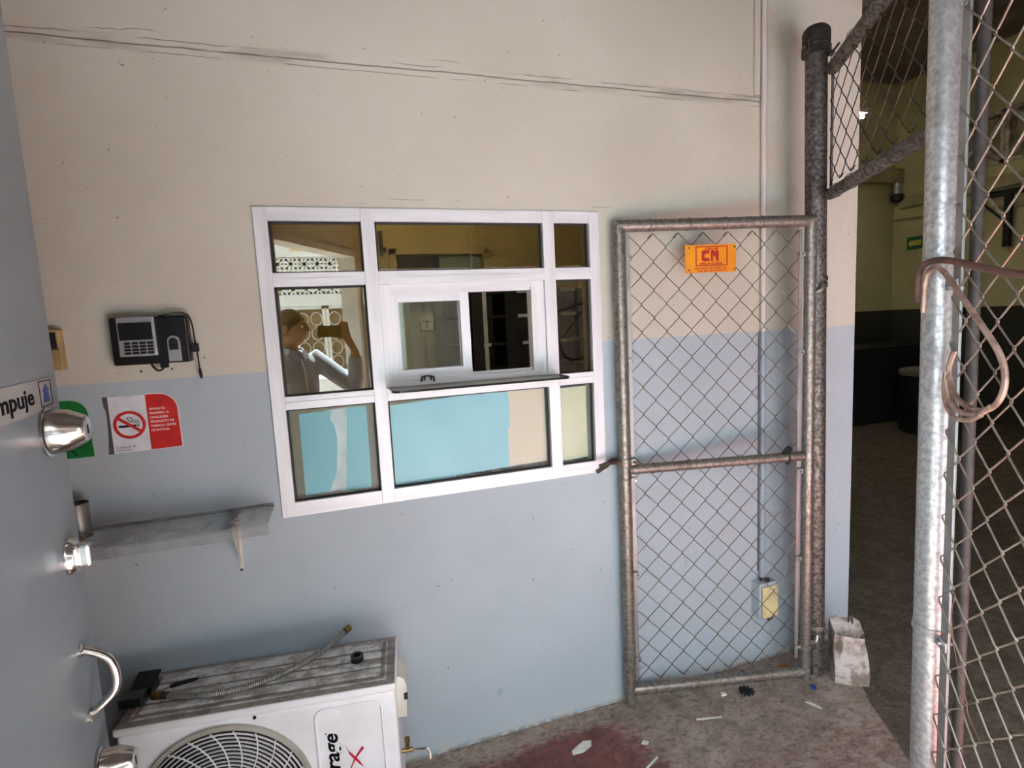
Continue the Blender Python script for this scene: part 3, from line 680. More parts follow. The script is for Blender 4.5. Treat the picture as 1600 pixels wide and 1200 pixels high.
t = on_wall('no_smoking_sticker', 'white and red no-smoking sticker below the time clock', 'sticker')
MB().prism([(-.628, 1.224), (-.5355, 1.226), (-.5355, 1.3895), (-.628, 1.3895)], -.0011, -.0001).build('white_panel', 'white', t)
MB().prism([(-.641, 1.224), (-.628, 1.224), (-.628, 1.390), (-.641, 1.390), (-.639, 1.36), (-.636, 1.352), (-.635, 1.33), (-.636, 1.29)], -.0012, -.0001).build('peeled_strip', 'brownstrip', t)
MB().prism([(-.5355, 1.2245), (-.4515, 1.2265), (-.4535, 1.336)] + arc(-.503, 1.342, .0495, 0, PI / 2, 8) + [(-.5355, 1.3925)], -.0010, -.0001).build('border', 'whiteink', t)
MB().prism([(-.5345, 1.2265), (-.454, 1.2285), (-.456, 1.336)] + arc(-.503, 1.342, .047, 0, PI / 2, 8) + [(-.5345, 1.3895)], -.0015, -.0010).build('red_panel', 'red', t)
c_ = (-.5815, 1.305)
MB().ring(c_, .0325, .0408, -.0019, -.0011, 40).build('red_circle', 'red', t)
bar = MB(); a_ = -math.radians(38); ca, sa = math.cos(a_), math.sin(a_)
bar.prism([(c_[0] + u * ca - w * sa, c_[1] + u * sa + w * ca) for u, w in ((-.034, -.0042), (.034, -.0042), (.034, .0042), (-.034, .0042))], -.0021, -.0011)
bar.build('red_slash', 'red', t)
MB().box(-.6085, -.566, -.0017, -.0011, 1.2985, 1.3045).box(-.5635, -.5615, -.0017, -.0011, 1.2985, 1.3045).box(-.5595, -.5575, -.0017, -.0011, 1.2985, 1.3045).build('cigarette', 'ink', t)
MB().tube([(x, -.0014, z) for x, z in [(-.5575, 1.307), (-.558, 1.312), (-.562, 1.3165), (-.570, 1.316), (-.5745, 1.3185), (-.575, 1.325), (-.581, 1.328)]], .0009, 5).tube([(x, -.0014, z) for x, z in [(-.5625, 1.307), (-.564, 1.3115), (-.572, 1.312), (-.581, 1.316), (-.5855, 1.322), (-.583, 1.3275)]], .0009, 5).build('smoke', 'ink', t)
for i, s_ in enumerate(('APAGA TU', 'CIGARRO, O', 'CUALQUIER', 'PRODUCTO DE', 'TABACO, ANTES', 'DE ENTRAR.')):
    put_text(s_, .0086, (-.5285, -.0017, 1.3435 - i * .0126), 'whiteink', t, bold=.00022)
put_text('Cofepris', .0105, (-.622, -.0013, 1.238), 'inkgrey', t)
MB().prism([(-.582, 1.2385), (-.571, 1.2415), (-.582, 1.2445), (-.577, 1.2415)], -.0016, -.0011).build('emblem', 'inkgrey', t)
put_text('Comision Federal', .0055, (-.622, -.0013, 1.231), 'inkgrey', t)

# clear shelf on its bracket, tin on it
t = on_wall('wall_shelf', 'dusty clear acrylic shelf on a white bracket left of the window', 'shelf')
MB().box(-.80, -.222, -.178, 0, 1.003, 1.009).build('board', 'acrylic', t)
MB().box(-.80, -.222, -.178, -.172, .978, 1.003).build('front_lip', 'acrylic', t)
MB().box(-.80, -.222, -.006, 0, 1.009, 1.016).build('back_lip', 'acrylic', t)
for x in (-.332, -.76):
    b = MB().prism([(x - .011, 1.002), (x + .011, 1.002), (x + .006, .822), (x + .003, .812), (x - .003, .812), (x - .006, .822)], -.006, 0).build('bracket', 'white_old', t, bevel=.001)
    MB().box(x - .011, x + .011, -.15, 0, .994, 1.002).build('arm', 'white_old', b, bevel=.002)
    MB().add([(x - .001, -.006, .995), (x + .001, -.006, .995), (x + .001, -.11, .995), (x - .001, -.11, .995), (x - .001, -.006, .84), (x + .001, -.006, .84)], [(0, 3, 2, 1), (0, 1, 5, 4), (3, 0, 4), (1, 2, 5), (2, 3, 4, 5)]).build('web', 'white_old', b)
    MB().lathe([(.004, 0), (.004, .003), (0, .004)], 10, Matrix.Translation((x, -.006, .818)) @ Matrix.Rotation(PI / 2, 4, 'X')).build('screw', 'rust', b)
t = empty('tin_can', (-.716, D - .052, 1.009), label='small rusty grey tin standing on the clear shelf', cat='tin')
MB().lathe([(.0275, 0), (.0285, .002), (.0275, .004), (.0275, .094), (.0287, .096), (.0275, .098), (.0255, .098), (.0255, .006), (0, .006)], 24).build('body', 'tin', t, smooth=True)
MB().lathe([(.0255, .080), (.012, .088), (0, .086)], 20).build('contents', 'blackmatte', t)

# ------------------------------------------------------------------ air-conditioner outdoor unit
AR = math.atan2(-.089, .719)
AW, AD = .7245, .248
ac = empty('outdoor_unit', (-.632, 1.570, 0), AR, 'white air-conditioner outdoor unit with dirty ribbed top on the floor', 'air conditioner')
MB().box(.004, AW - .004, .006, AD - .004, .03, .523).build('casing', 'white_ac', ac, bevel=.012, segs=3)
lid = MB().box(0, AW, 0, AD, .521, .546).build('lid', 'ac_top', ac, bevel=.009, segs=3, smooth=True)
for i in range(4):
    y = .048 + i * .044
    MB().box(.045, AW - .045, y, y + .030, .544, .5525).build('rib', 'ac_rib', lid, bevel=.0035)
m = MB()
for (x0, x1, y0, y1) in ((.028, AW - .028, .026, .031), (.028, AW - .028, AD - .03, AD - .025), (.028, .033, .026, AD - .025), (AW - .033, AW - .028, .026, AD - .025)): m.box(x0, x1, y0, y1, .544, .549)
m.build('lid_bead', 'ac_rib', lid)
for x in (.12, .58): MB().box(x, x + .05, .01, AD - .01, 0, .032).build('foot', 'blackmatte', ac)
gc, GR = (.256, .280), .218
MB().lathe([(GR, 0), (GR, .002), (0, .002)], 48, Matrix.Translation((gc[0], .0045, gc[1])) @ Matrix.Rotation(PI / 2, 4, 'X')).build('fan_opening', 'fanvoid', ac)
MB().ring(gc, GR - .004, GR + .010, -.004, .008, 64).build('bezel', simple('bezel_grey', (178, 174, 160), (160, 155, 142), 10, .5), ac, bevel=.002)
g = MB()
R_ = GR - .006; k = 0
while R_ > .045:
    g.ring(gc, R_ - .0022, R_, -.012, -.007, 56); R_ -= .0112
g.lathe([(.045, 0), (.042, .004), (0, .006)], 32, Matrix.Translation((gc[0], -.008, gc[1])) @ Matrix.Rotation(PI / 2, 4, 'X'))
for i in range(24):
    a = 2 * PI * i / 24
    r0 = .042 if i % 2 == 0 else .105
    pp = [(gc[0] + r * math.cos(a + .35 * (r / GR) ** 2), -.011, gc[1] + r * math.sin(a + .35 * (r / GR) ** 2)) for r in [r0 + (GR - r0) * j / 6 for j in range(7)]]
    g.tube(pp, .0021, 4)
g.build('fan_grille', 'white_ac', ac)
fan = MB().lathe([(.04, 0), (.04, .003), (0, .003)], 24, Matrix.Translation((gc[0], .0015, gc[1])) @ Matrix.Rotation(PI / 2, 4, 'X')).build('fan', 'fanvoid', ac)
MB().lathe([(.0045, 0), (.0045, .003), (0, .0035)], 12, Matrix.Translation((.345, .0055, .513)) @ Matrix.Rotation(PI / 2, 4, 'X')).build('screw', 'rust', ac)
# pressed panel with lettering
def rrect(x0, x1, z0, z1, r, n=5):
    return arc(x1 - r, z1 - r, r, 0, PI / 2, n) + arc(x0 + r, z1 - r, r, PI / 2, PI, n) + arc(x0 + r, z0 + r, r, PI, 1.5 * PI, n) + arc(x1 - r, z0 + r, r, 1.5 * PI, 2 * PI, n)
m = MB(); m.tube([(x, .0055, z) for x, z in rrect(.499, .680, .08, .500, .025)], .0042, 8, closed=True)
m.build('pressed_panel', 'white_ac', ac, smooth='all')
put_text('Mirage', .056, (.553, .0052, .245), 'ink', ac, roty=-PI / 2, width=.177, bold=.0012, shear=.25)
MB().lathe([(.0022, 0), (.0022, .001), (0, .001)], 10, Matrix.Translation((.523, .0055, .427)) @ Matrix.Rotation(PI / 2, 4, 'X')).build('logo_dot', 'inkgrey', ac)
MB().prism([(.572, .383), (.579, .364), (.592, .348), (.606, .328), (.618, .305), (.606, .318), (.594, .334), (.582, .352)], .0048, .006).prism([(.622, .362), (.612, .352), (.600, .338), (.588, .318), (.577, .292), (.582, .312), (.592, .334), (.604, .352), (.618, .371)], .0046, .006).build('logo_cross', 'acred', ac)
vc = MB().prism([(AW - .006, .398), (AW + .024, .398), (AW + .024, .470), (AW + .0265, .474), (AW + .0265, .500), (AW + .020, .518), (AW + .006, .528), (AW - .006, .530)], .055, .150).build('valve_cover', 'white_old', ac, bevel=.003)
MB().box(AW + .017, AW + .0275, .050, .062, .456, .474).build('cover_notch', 'rubber', vc)
MB().tube([(AW - .004, .09, .262), (AW + .03, .09, .262)], .007, 10).tube([(AW + .014, .09, .262), (AW + .014, .09, .295)], .006, 10).tube([(AW + .014, .09, .29), (AW + .014, .09, .302)], .0085, 6).build('service_valve', 'brass', ac, smooth=True)
MB().tube(smooth_path([(AW + .03, .09, .262), (AW + .055, .085, .263), (AW + .075, .08, .262), (AW + .08, .075, .245), (AW + .08, .07, .235)], 4), .0035, 6).build('valve_pipe', 'chrome', ac, smooth=True)

# clutter lying on the unit
zt = .552
t = empty('braided_hose', (0, 0, zt), label='braided steel water hose lying across the outdoor unit', cat='hose')
hpts = [(-.520, 1.648, .010), (-.44, 1.616, .010), (-.354, 1.602, .010), (-.280, 1.610, .010), (-.20, 1.638, .011), (-.13, 1.682, .013), (-.075, 1.728, .018), (-.045, 1.758, .024)]
MB().tube(smooth_path(hpts, 6), .0088, 10).build('hose', 'braid', t, smooth=True)
def nut(a, b, r, name='nut', mat='brass'):
    MB().tube([a, b], r, 6).build(name, mat, t)
nut((-.560, 1.662, .0125), (-.536, 1.654, .0125), .0125); nut((-.537, 1.654, .0115), (-.518, 1.647, .0110), .0098, 'ferrule', 'rust')
nut((-.050, 1.754, .022), (-.040, 1.763, .026), .0095, 'ferrule', 'chrome'); nut((-.042, 1.761, .026), (-.028, 1.773, .030), .0115)
t = empty('black_junction_box', (-.600, 1.672, zt), math.radians(-8), 'small open black plastic box at the left end of the unit', 'plastic box')
MB().box(-.034, .022, -.030, .012, 0, .026).build('body', 'black', t, bevel=.002)
o = MB().box(-.024, .036, .0, .062, 0, .004).build('flap', 'blackmatte', t, bevel=.001); o.location = (0, .012, .024); o.rotation_euler = (math.radians(14), 0, 0)
MB().box(-.014, .03, .018, .06, 0, .026).build('inner_box', 'black', t)
t = empty('black_probe', (-.505, 1.698, zt), math.radians(3), 'thin black handled probe lying beside the braided hose', 'tool')
MB().tube([(-.045, -.014, .006), (-.03, -.004, .006), (-.02, 0, .007)], .0018, 6).build('tip', 'chrome', t)
MB().tube([(-.022, 0, .006), (-.015, .001, .0065), (.03, .006, .0065), (.048, .008, .006)], [.004, .006, .0055, .003], 8).build('handle', 'blackmatte', t, smooth=True)
t = empty('rubber_grommet', (-.012, 1.624, zt), label='black rubber grommet near the right end of the unit', cat='grommet')
MB().lathe([(.011, 0), (.0185, 0), (.0195, .003), (.0185, .006), (.0145, .008), (.0145, .011), (.0185, .013), (.0195, .016), (.0185, .019), (.011, .019), (.0105, .012), (.011, 0)], 24).build('ring', 'black', t, smooth=True)
MB().lathe([(.0105, .002), (.0105, .006), (0, .006)], 20).build('core', 'copper', t)

# ------------------------------------------------------------------ chain-link gate folded back against the wall
GRZ = math.atan2(-.140, .785)
gate = empty('chain_link_gate', (1.005, 1.785, 0), GRZ, 'galvanised pipe gate with chain-link mesh folded against the wall', 'gate')
GW, GT = .757, 1.868
MB().tube([(0, 0, .022), (0, 0, GT + .004)], .0225, 16).build('post', 'galv_gate', gate, smooth=True)
MB().tube([(GW, 0, .012), (GW, 0, GT + .004)], .0215, 16).build('post', 'galv_gate', gate, smooth=True)
MB().tube([(-.012, 0, GT), (GW + .012, 0, GT + .002)], .0220, 16).build('top_rail', 'galv_gate', gate, smooth=True)
MB().tube([(.018, -.002, .968), (GW - .018, -.002, .962)], .0190, 16).build('middle_rail', 'galv_gate', gate, smooth=True)
MB().tube([(.010, 0, .070), (GW - .010, 0, .042)], .0215, 16).build('bottom_rail', 'galv_gate', gate, smooth=True)
for (x, z0, z1) in ((.036, .11, 1.845), (.722, .10, 1.840)):
    MB().box(x - .007, x + .007, .006, .010, z0, z1).build('tension_bar', 'flatbar', gate)
def wire_zigzag(x0, w, h, z0, z1, phase, r, y=0.0, hook=True, sides=5):
    """one woven strand of chain link: zigzags between x0 and x0+w, a knot every h/2"""
    pts = []; n = int((z1 - z0) / (h / 2)); b = r * 1.3
    for i in range(n + 1):
        z = z0 + i * h / 2; right = (i + phase) % 2 == 1
        x = x0 + w + b if right else x0 - b
        sgn = 1 if right else -1
        xo = x0 if right else x0 + w                 # where the strand comes from
        if i > 0: pts.append((x + (xo - x) * .10, y + sgn * b * 1.2, z - h * .5 * .10))
        pts.append((x, y, z))
        if i < n: pts.append((x + (xo - x) * .10, y - sgn * b * 1.2, z + h * .5 * .10))
    if hook:
        x, yy, z = pts[-1]; s_ = -1 if pts[-1][0] > x0 + w / 2 else 1
        pts += [(x + s_ * w * .18, yy + .004, z - .004), (x + s_ * w * .42, yy + .006, z - .016)]
        x, yy, z = pts[0]; s_ = -1 if x > x0 + w / 2 else 1
        pts = [(x + s_ * w * .42, yy + .006, z + .014), (x + s_ * w * .18, yy + .004, z + .004)] + pts
    return MB().tube(pts, r, sides)
gw, gh = .0475, .1028
for k in range(14):
    a = .0365 + k * .0490
    wire_zigzag(a, .0490, gh, .0935, 1.845, k, .00165, y=.012).build('mesh_wire', 'wire', gate, smooth=True)
for (x, z) in ((0, 1.754), (0, 1.378), (0, .926), (0, .549), (0, .196), (GW, 1.747), (GW, 1.374), (GW, .901), (GW, .536), (GW, .153)):
    s_ = 1 if x == 0 else -1
    b = MB().lathe([(.0222, -.009), (.0245, -.009), (.0245, .009), (.0222, .009), (.0222, -.009)], 16, Matrix.Translation((x, 0, z))).build('tension_band', 'galv_gate', gate, smooth=True)
    MB().box(min(x + s_ * .020, x + s_ * .048), max(x + s_ * .020, x + s_ * .048), -.006, -.003, z - .009, z + .009).box(min(x + s_ * .020, x + s_ * .048), max(x + s_ * .020, x + s_ * .048), .010, .013, z - .009, z + .009).build('band_lug', 'flatbar', b)
    MB().tube([(x + s_ * .038, -.014, z), (x + s_ * .038, .017, z)], .0035, 6).build('bolt', 'chrome', b)
def tie(x, z, r, dz=.0, h=.03):
    MB().tube([(x + .002 * math.sin(a), r * math.cos(a), z + r * math.sin(a) ) for a in [i * 2 * PI / 12 for i in range(12)]], .0012, 5, closed=True).build('tie_wire', 'wire', gate)
for x in (.115, .265, .41, .555): tie(x, GT + .001, .0235)
for x in (.112, .255, .47): tie(x, .967, .0206)
for x in (.10, .25, .395, .57): tie(x, .066 - x * .037, .0230)
# fork latch on the free post
lt = MB().lathe([(.0225, -.016), (.0262, -.016), (.0262, .016), (.0225, .016), (.0225, -.016)], 18, Matrix.Translation((0, 0, .998))).build('fork_latch', 'galv_gate', gate, smooth=True)
MB().box(.018, .046, -.010, .010, .985, 1.011).build('latch_clamp', 'galv_gate', lt, bevel=.003)
MB().tube([(.036, -.018, .998), (.036, .016, .998)], .005, 6).build('latch_bolt', 'rust', lt)
for y in (-.016, .014):
    MB().tube(smooth_path([(-.020, y * .6, 1.000), (-.040, y, 1.006), (-.070, y * 1.2 - .006, 1.006 if y < 0 else .985), (-.105, y * 1.3 - .006, .998 if y < 0 else .965)], 5), [.009] * 8 + [.008] * 8, 8).build('fork_prong', 'rust', lt, smooth=True)
MB().tube([(-.030, -.022, 1.001), (-.030, .018, 1.001)], .006, 8).build('pivot', 'rust', lt)
# hinge clamps towards the pole
for z in (.17, 1.60):
    MB().tube(smooth_path([(GW + .018, -.004, z), (GW + .034, -.018, z + .01), (GW + .044, -.01, z + .03)], 4), .009, 8).build('hinge_pin', 'galv_gate', gate, smooth=True)

# maker's plate wired on the gate
sg = empty('maker_plate', (1.005, 1.785, 0), GRZ, 'small yellow-orange maker plate with red lettering wired to the gate', 'sign')
sx0, sx1, sz0, sz1 = .252, .452, 1.692, 1.793; sy = -.003
MB().box(sx0, sx1, sy, sy + .002, sz0, sz1).build('plate', 'signplate', sg, bevel=.0006)
cx = (sx0 + sx1) / 2 + .001
m = MB(); bx0, bx1, bz0, bz1 = sx0 + .040, sx1 - .034, sz0 + .024, sz1 - .005
for q in ((bx0, bx1, bz0, bz0 + .0036), (bx0, bx1, bz1 - .0038, bz1), (bx0, bx0 + .0042, bz0, bz1), (bx1 - .0042, bx1, bz0, bz1)): m.box(q[0], q[1], sy - .0006, sy, q[2], q[3])
m.build('border', 'signred', sg)
put_text('CERCAS', .0098, (cx + .002, sy - .0004, bz1 - .0125), 'signred', sg, center=True, width=.053, bold=.0004)
put_text('MALLA CORSA', .0098, (cx + .001, sy - .0004, bz0 + .0055), 'signred', sg, center=True, width=.088, bold=.0004)
put_text('SAN CARLOS 1234 PTE MTY., N.L.', .0082, (cx, sy - .0004, sz0 + .0135), 'signred', sg, center=True, width=.128, bold=.0003)
put_text('TELS. 8331-7654 Y 8333-1717', .0076, (cx + .003, sy - .0004, sz0 + .0045), 'signred', sg, center=True, width=.115, bold=.0003)
# C N emblem
lc = cx - .004; lz = bz0 + .0165; H_ = .041
MB().prism([(lc - .033, lz + .006), (lc - .028, lz), (lc - .003, lz), (lc - .003, lz + .012), (lc - .022, lz + .014), (lc - .022, lz + .026), (lc - .003, lz + .029), (lc - .003, lz + H_), (lc - .028, lz + H_), (lc - .033, lz + H_ - .006)], sy - .0007, sy) \
    .prism([(lc + .003, lz), (lc + .012, lz), (lc + .012, lz + .024), (lc + .024, lz + .010), (lc + .024, lz), (lc + .033, lz), (lc + .034, lz + H_ - .007), (lc + .029, lz + H_), (lc + .021, lz + H_), (lc + .021, lz + .031), (lc + .013, lz + H_), (lc + .003, lz + H_)], sy - .0007, sy).build('emblem', 'signred', sg)
for x in (sx0 + .014, sx1 - .006):
    for z in (sz0 + .010, sz1 - .010): MB().lathe([(.0034, 0), (.0034, .001), (.002, .0018), (0, .0018)], 10, Matrix.Translation((x, sy, z)) @ Matrix.Rotation(PI / 2, 4, 'X')).build('rivet', 'rust', sg)

# black strip of cloth knotted on the gate's middle rail
rg = empty('black_rag', (1.005, 1.785, 0), GRZ, 'black knotted strip on the right end of the gate middle rail', 'rag')
MB().add([(.622, -.028, .986), (.648, -.034, 1.018), (.662, -.032, 1.010), (.676, -.028, .996), (.672, -.024, .990), (.655, -.036, .985), (.634, -.034, .983), (.648, -.018, 1.006), (.66, -.016, .99), (.635, -.016, .985)],
         [(0, 1, 5, 6), (1, 2, 5), (2, 3, 4, 5), (0, 7, 1), (1, 7, 2), (2, 7, 8, 3), (0, 6, 9), (6, 5, 8, 9), (5, 4, 8), (4, 3, 8), (0, 9, 8, 7)]).build('cloth', 'limb', rg)
MB().tube([(.668 + .010 * math.cos(a) * .3, -.002 + .0225 * math.cos(a), .962 + .028 * math.sin(a)) for a in [i * 2 * PI / 14 for i in range(14)]], .0022, 6, closed=True).build('loop', 'limb', rg, smooth=True)

# ------------------------------------------------------------------ fence: pole, transom panel, big post, side panel
FR = math.atan2(U.y, U.x)
def F(s_, y=0.0, z=0.0):
    q = Vector((U.y * -1, U.x)) * y                # +y points to the hall side
    return (PX + U.x * s_ + Vector((-U.y, U.x)).x * y, PY + U.y * s_ + Vector((-U.y, U.x)).y * y, z)
t = empty('gate_pole', (1.816, 1.682, 0), 0, 'dark mottled pipe pole with cap that carries the gate', 'post')
MB().tube([(.018, 0, 0), (-.020, 0, 2.53)], .038, 20).build('pipe', 'galv_dark', t, smooth=True)
cap = MB().lathe([(.0395, 0), (.0475, .0), (.0475, .040), (.044, .050), (.034, .060), (0, .064)], 24, Matrix.Translation((-.020, 0, 2.515))).build('cap', 'pipe_black', t, smooth=True)
MB().lathe([(.0385, 0), (.0500, 0), (.0500, .026), (.0385, .026)], 24, Matrix.Translation((-.020, 0, 2.478))).build('brace_band', 'pipe_black', t, smooth=True)
for s_ in (-1, 1):
    lg = MB().tube([(-.020 + s_ * .040, -.008, 2.488), (-.020 + s_ * .068, -.008, 2.488)], .012, 8).build('band_lug', 'galv_dark', t, smooth=True)
    MB().tube([(-.020 + s_ * .050 - .018 , -.030, 2.515) if s_ < 0 else (-.020 + .040, -.02, 2.475), (-.020 + s_ * .058, -.022, 2.488), (-.020 + s_ * .085, -.02, 2.462) if s_ < 0 else (-.02 + .088, -.02, 2.520)], .0045, 6).build('bolt', 'rust', lg)
for z in (1.62, 1.645): MB().lathe([(.0385, 0), (.0425, 0), (.0425, .018), (.0385, .018)], 20, Matrix.Translation((-.006, 0, z))).build('hinge_collar', 'galv_dark', t, smooth=True)
MB().lathe([(.0385, 0), (.0425, 0), (.0425, .020), (.0385, .020)], 20, Matrix.Translation((.015, 0, .205))).build('hinge_collar', 'galv_gate', t, smooth=True)
MB().tube([(.015 + .046 * math.cos(a), .046 * math.sin(a), .195 + .006 * math.sin(a)) for a in [i * 2 * PI / 14 for i in range(14)]], .0018, 5, closed=True).build('tie_wire', 'wire', t)

t = empty('transom_panel', (PX, PY, 0), FR, 'chain-link panel between two pipe rails above the gateway', 'fence panel')
MB().tube([(.047, 0, 2.405), (.738, 0, 2.452)], .0235, 14).build('top_rail', 'galv_dark', t, smooth=True)
MB().tube([(.047, 0, 1.962), (.748, 0, 1.968)], .0220, 14).build('bottom_rail', 'galv_dark', t, smooth=True)
MB().box(.048, .060, -.004, .002, 1.98, 2.39).build('tension_bar', 'galv_dark', t)
tw, thh = .0490, .1028
for k in range(14):
    a = .054 + k * .0484
    wire_zigzag(a, .0484, .1000, 1.995, 2.43, k, .0017, y=-.006).build('mesh_wire', 'wire_dark', t, smooth=True)
for x in (.10, .24, .40, .55):
    for z in (2.409 + x * .062, 1.963 + .008 * x):
        MB().tube([(x + .003 * math.sin(a), .0250 * math.cos(a), z + .0250 * math.sin(a)) for a in [i * 2 * PI / 12 for i in range(12)]], .0013, 5, closed=True).build('tie_wire', 'wire_dark', t)

t = empty('fence_post', (PX + U.x * .795, PY + U.y * .795, 0), FR, 'thick bright galvanised post in the right foreground', 'post')
MB().tube([(.034, 0, -.02), (-.032, 0, 3.0)], .0365, 24).build('pipe', 'galv', t, smooth=True)
for z in (1.585, .700): 
    x_ = .034 - .066 * z / 3.0
    b = MB().lathe([(.0366, -.012), (.0392, -.012), (.0392, .012), (.0366, .012)], 24, Matrix.Translation((x_, 0, z)) @ Matrix.Rotation(math.radians(10 if z < 1 else 0), 4, 'Y')).build('tension_band', 'galv', t, smooth=True)
    MB().box(x_ + .034, x_ + .085, -.008, -.003, z - .014 - (.012 if z < 1 else 0), z + .012 - (.012 if z < 1 else 0)).build('band_lug', 'galv', b, bevel=.002)
    MB().tube([(x_ + .066, -.016, z - .01), (x_ + .066, .016, z - .01)], .005, 6).build('bolt', 'galv', b)

t = empty('side_fence_panel', (PX, PY, 0), FR, 'chain-link fence panel at the right edge beside the thick post', 'fence panel')
MB().add([(.878, -.004, .03), (.912, -.004, .03), (.912, .002, .03), (.878, .002, .03), (.838, -.004, 2.98), (.862, -.004, 2.98), (.862, .002, 2.98), (.838, .002, 2.98)],
         [(0, 3, 2, 1), (4, 5, 6, 7), (0, 1, 5, 4), (1, 2, 6, 5), (2, 3, 7, 6), (3, 0, 4, 7)]).build('tension_bar', 'flatbar', t)
for k in range(17):
    a = .862 + k * .054
    wire_zigzag(a, .054, .1075, .05, 2.95, k, .0021, y=-.006, sides=6).build('mesh_wire', 'wire_light', t, smooth=True)
MB().tube([(.923, .018, .0), (.876, .018, 2.98)], .0125, 12).build('edge_pipe', 'pipe_black', t, smooth=True)
MB().tube([(1.80, 0, -.02), (1.80, 0, 3.0)], .0365, 16).build('end_post', 'galv', t, smooth=True)
MB().tube([(.86, .02, 2.93), (1.80, .02, 2.93)], .021, 12).build('top_rail', 'galv', t, smooth=True)
MB().tube([(.90, .02, .06), (1.80, .02, .06)], .021, 12).build('bottom_rail', 'galv', t, smooth=True)

# old tubes hooked on the fence
t = empty('bent_brown_tube', (PX, PY, 0), FR, 'bent rusty brown tube hooked over the fence beside the post', 'tube')
MB().tube(smooth_path([(.800, -.050, 1.545), (.798, -.051, 1.585), (.806, -.052, 1.618), (.828, -.050, 1.638), (.860, -.036, 1.643), (.915, -.026, 1.632), (1.00, -.024, 1.612), (1.10, -.024, 1.592), (1.30, -.022, 1.560)], 6), .0078, 10).build('tube', 'rusty', t, smooth=True)
t = empty('coiled_copper_pipe', (PX, PY, 0), FR, 'coil of dull copper pipe hanging on the mesh by the post', 'pipe')
MB().tube(smooth_path([(.826, -.050, 1.520), (.828, -.050, 1.575), (.838, -.050, 1.612), (.862, -.046, 1.626), (.890, -.040, 1.612), (.940, -.036, 1.565), (1.015, -.032, 1.495), (1.072, -.030, 1.440), (1.092, -.028, 1.395), (1.086, -.028, 1.352), (1.055, -.028, 1.320), (1.00, -.026, 1.308), (.94, -.024, 1.318), (.905, -.022, 1.345), (.885, -.02, 1.385), (.90, -.018, 1.43)], 7), .0062, 8).build('outer_turn', 'copper', t, smooth=True)
MB().tube(smooth_path([(1.040, -.036, 1.303), (1.00, -.036, 1.285), (.950, -.036, 1.280), (.910, -.034, 1.300), (.888, -.030, 1.335), (.885, -.026, 1.38)], 6), .0050, 8).build('inner_turn', 'copper', t, smooth=True)
MB().tube(smooth_path([(1.065, -.034, 1.325), (1.02, -.034, 1.300), (.960, -.034, 1.298), (.915, -.032, 1.318), (.893, -.030, 1.36)], 6), .0058, 8).build('inner_turn', 'copper', t, smooth=True)
t = empty('loose_wire', (PX, PY, 0), FR, 'thin brown wire dangling from the right fence mesh', 'wire')
MB().tube(smooth_path([(.935, -.012, .845), (.94, -.02, .80), (.955, -.022, .74), (.985, -.022, .675), (1.01, -.02, .63), (1.02, -.02, .60), (1.06, -.018, .57)], 5), .0014, 5).tube([(.931 + .008 * math.cos(a), -.014, .85 + .006 * math.sin(a)) for a in [i * 2 * PI / 10 for i in range(10)]], .0016, 5, closed=True).build('strand', 'rusty', t, smooth=True)

# ------------------------------------------------------------------ conduit, outlet box, concrete block
t = empty('conduit_pipe', (0, D, 0), 0, 'thin vertical conduit on the wall running down to the outlet box', 'conduit')
m_ = N('conduit_two_tone'); v_ = m_.coord(); z_ = m_.xyz(v_)[2]
MAT['conduit2'] = m_.done(m_.bsdf(m_.mix(m_.math('GREATER_THAN', z_, 1.455), rgb(152, 164, 172), rgb(208, 198, 188)), .45))
MB().tube([(1.678, -.012, .385), (1.678, -.012, 3.0)], .0115, 12).build('pipe', 'conduit2', t, smooth=True)
MB().tube([(1.664, -.003, .42), (1.664, -.003, 1.45)], .0018, 6).build('cable', 'rust', t)
for z in (1.30, 2.34): MB().lathe([(.0116, 0), (.0135, 0), (.0135, .02), (.0116, .02)], 12, Matrix.Translation((1.678, -.012, z))).build('clip', 'conduit2', t)
t = empty('outlet_box', (0, D, 0), 0, 'cream electrical outlet box low on the wall behind the gate mesh', 'outlet')
MB().box(1.632, 1.722, -.048, 0, .235, .385).build('box', 'wall', t, bevel=.003)
MB().box(1.640, 1.722, -.062, -.048, .232, .372).build('cover', 'cream_box', t, bevel=.006, segs=3)
MB().lathe([(.02, 0), (.022, .004), (.02, .01), (.012, .014)], 12, Matrix.Translation((1.678, -.028, .383))).build('conduit_nut', 'rust', t)
MB().add([(1.690, -.05, .235), (1.722, -.05, .235), (1.715, -.03, .20), (1.705, -.02, .185), (1.695, -.01, .235), (1.722, -.005, .235)], [(0, 1, 2, 3), (0, 3, 4), (1, 5, 2), (5, 4, 3, 2), (0, 4, 5, 1)]).build('dirt_nest', 'rust', t)

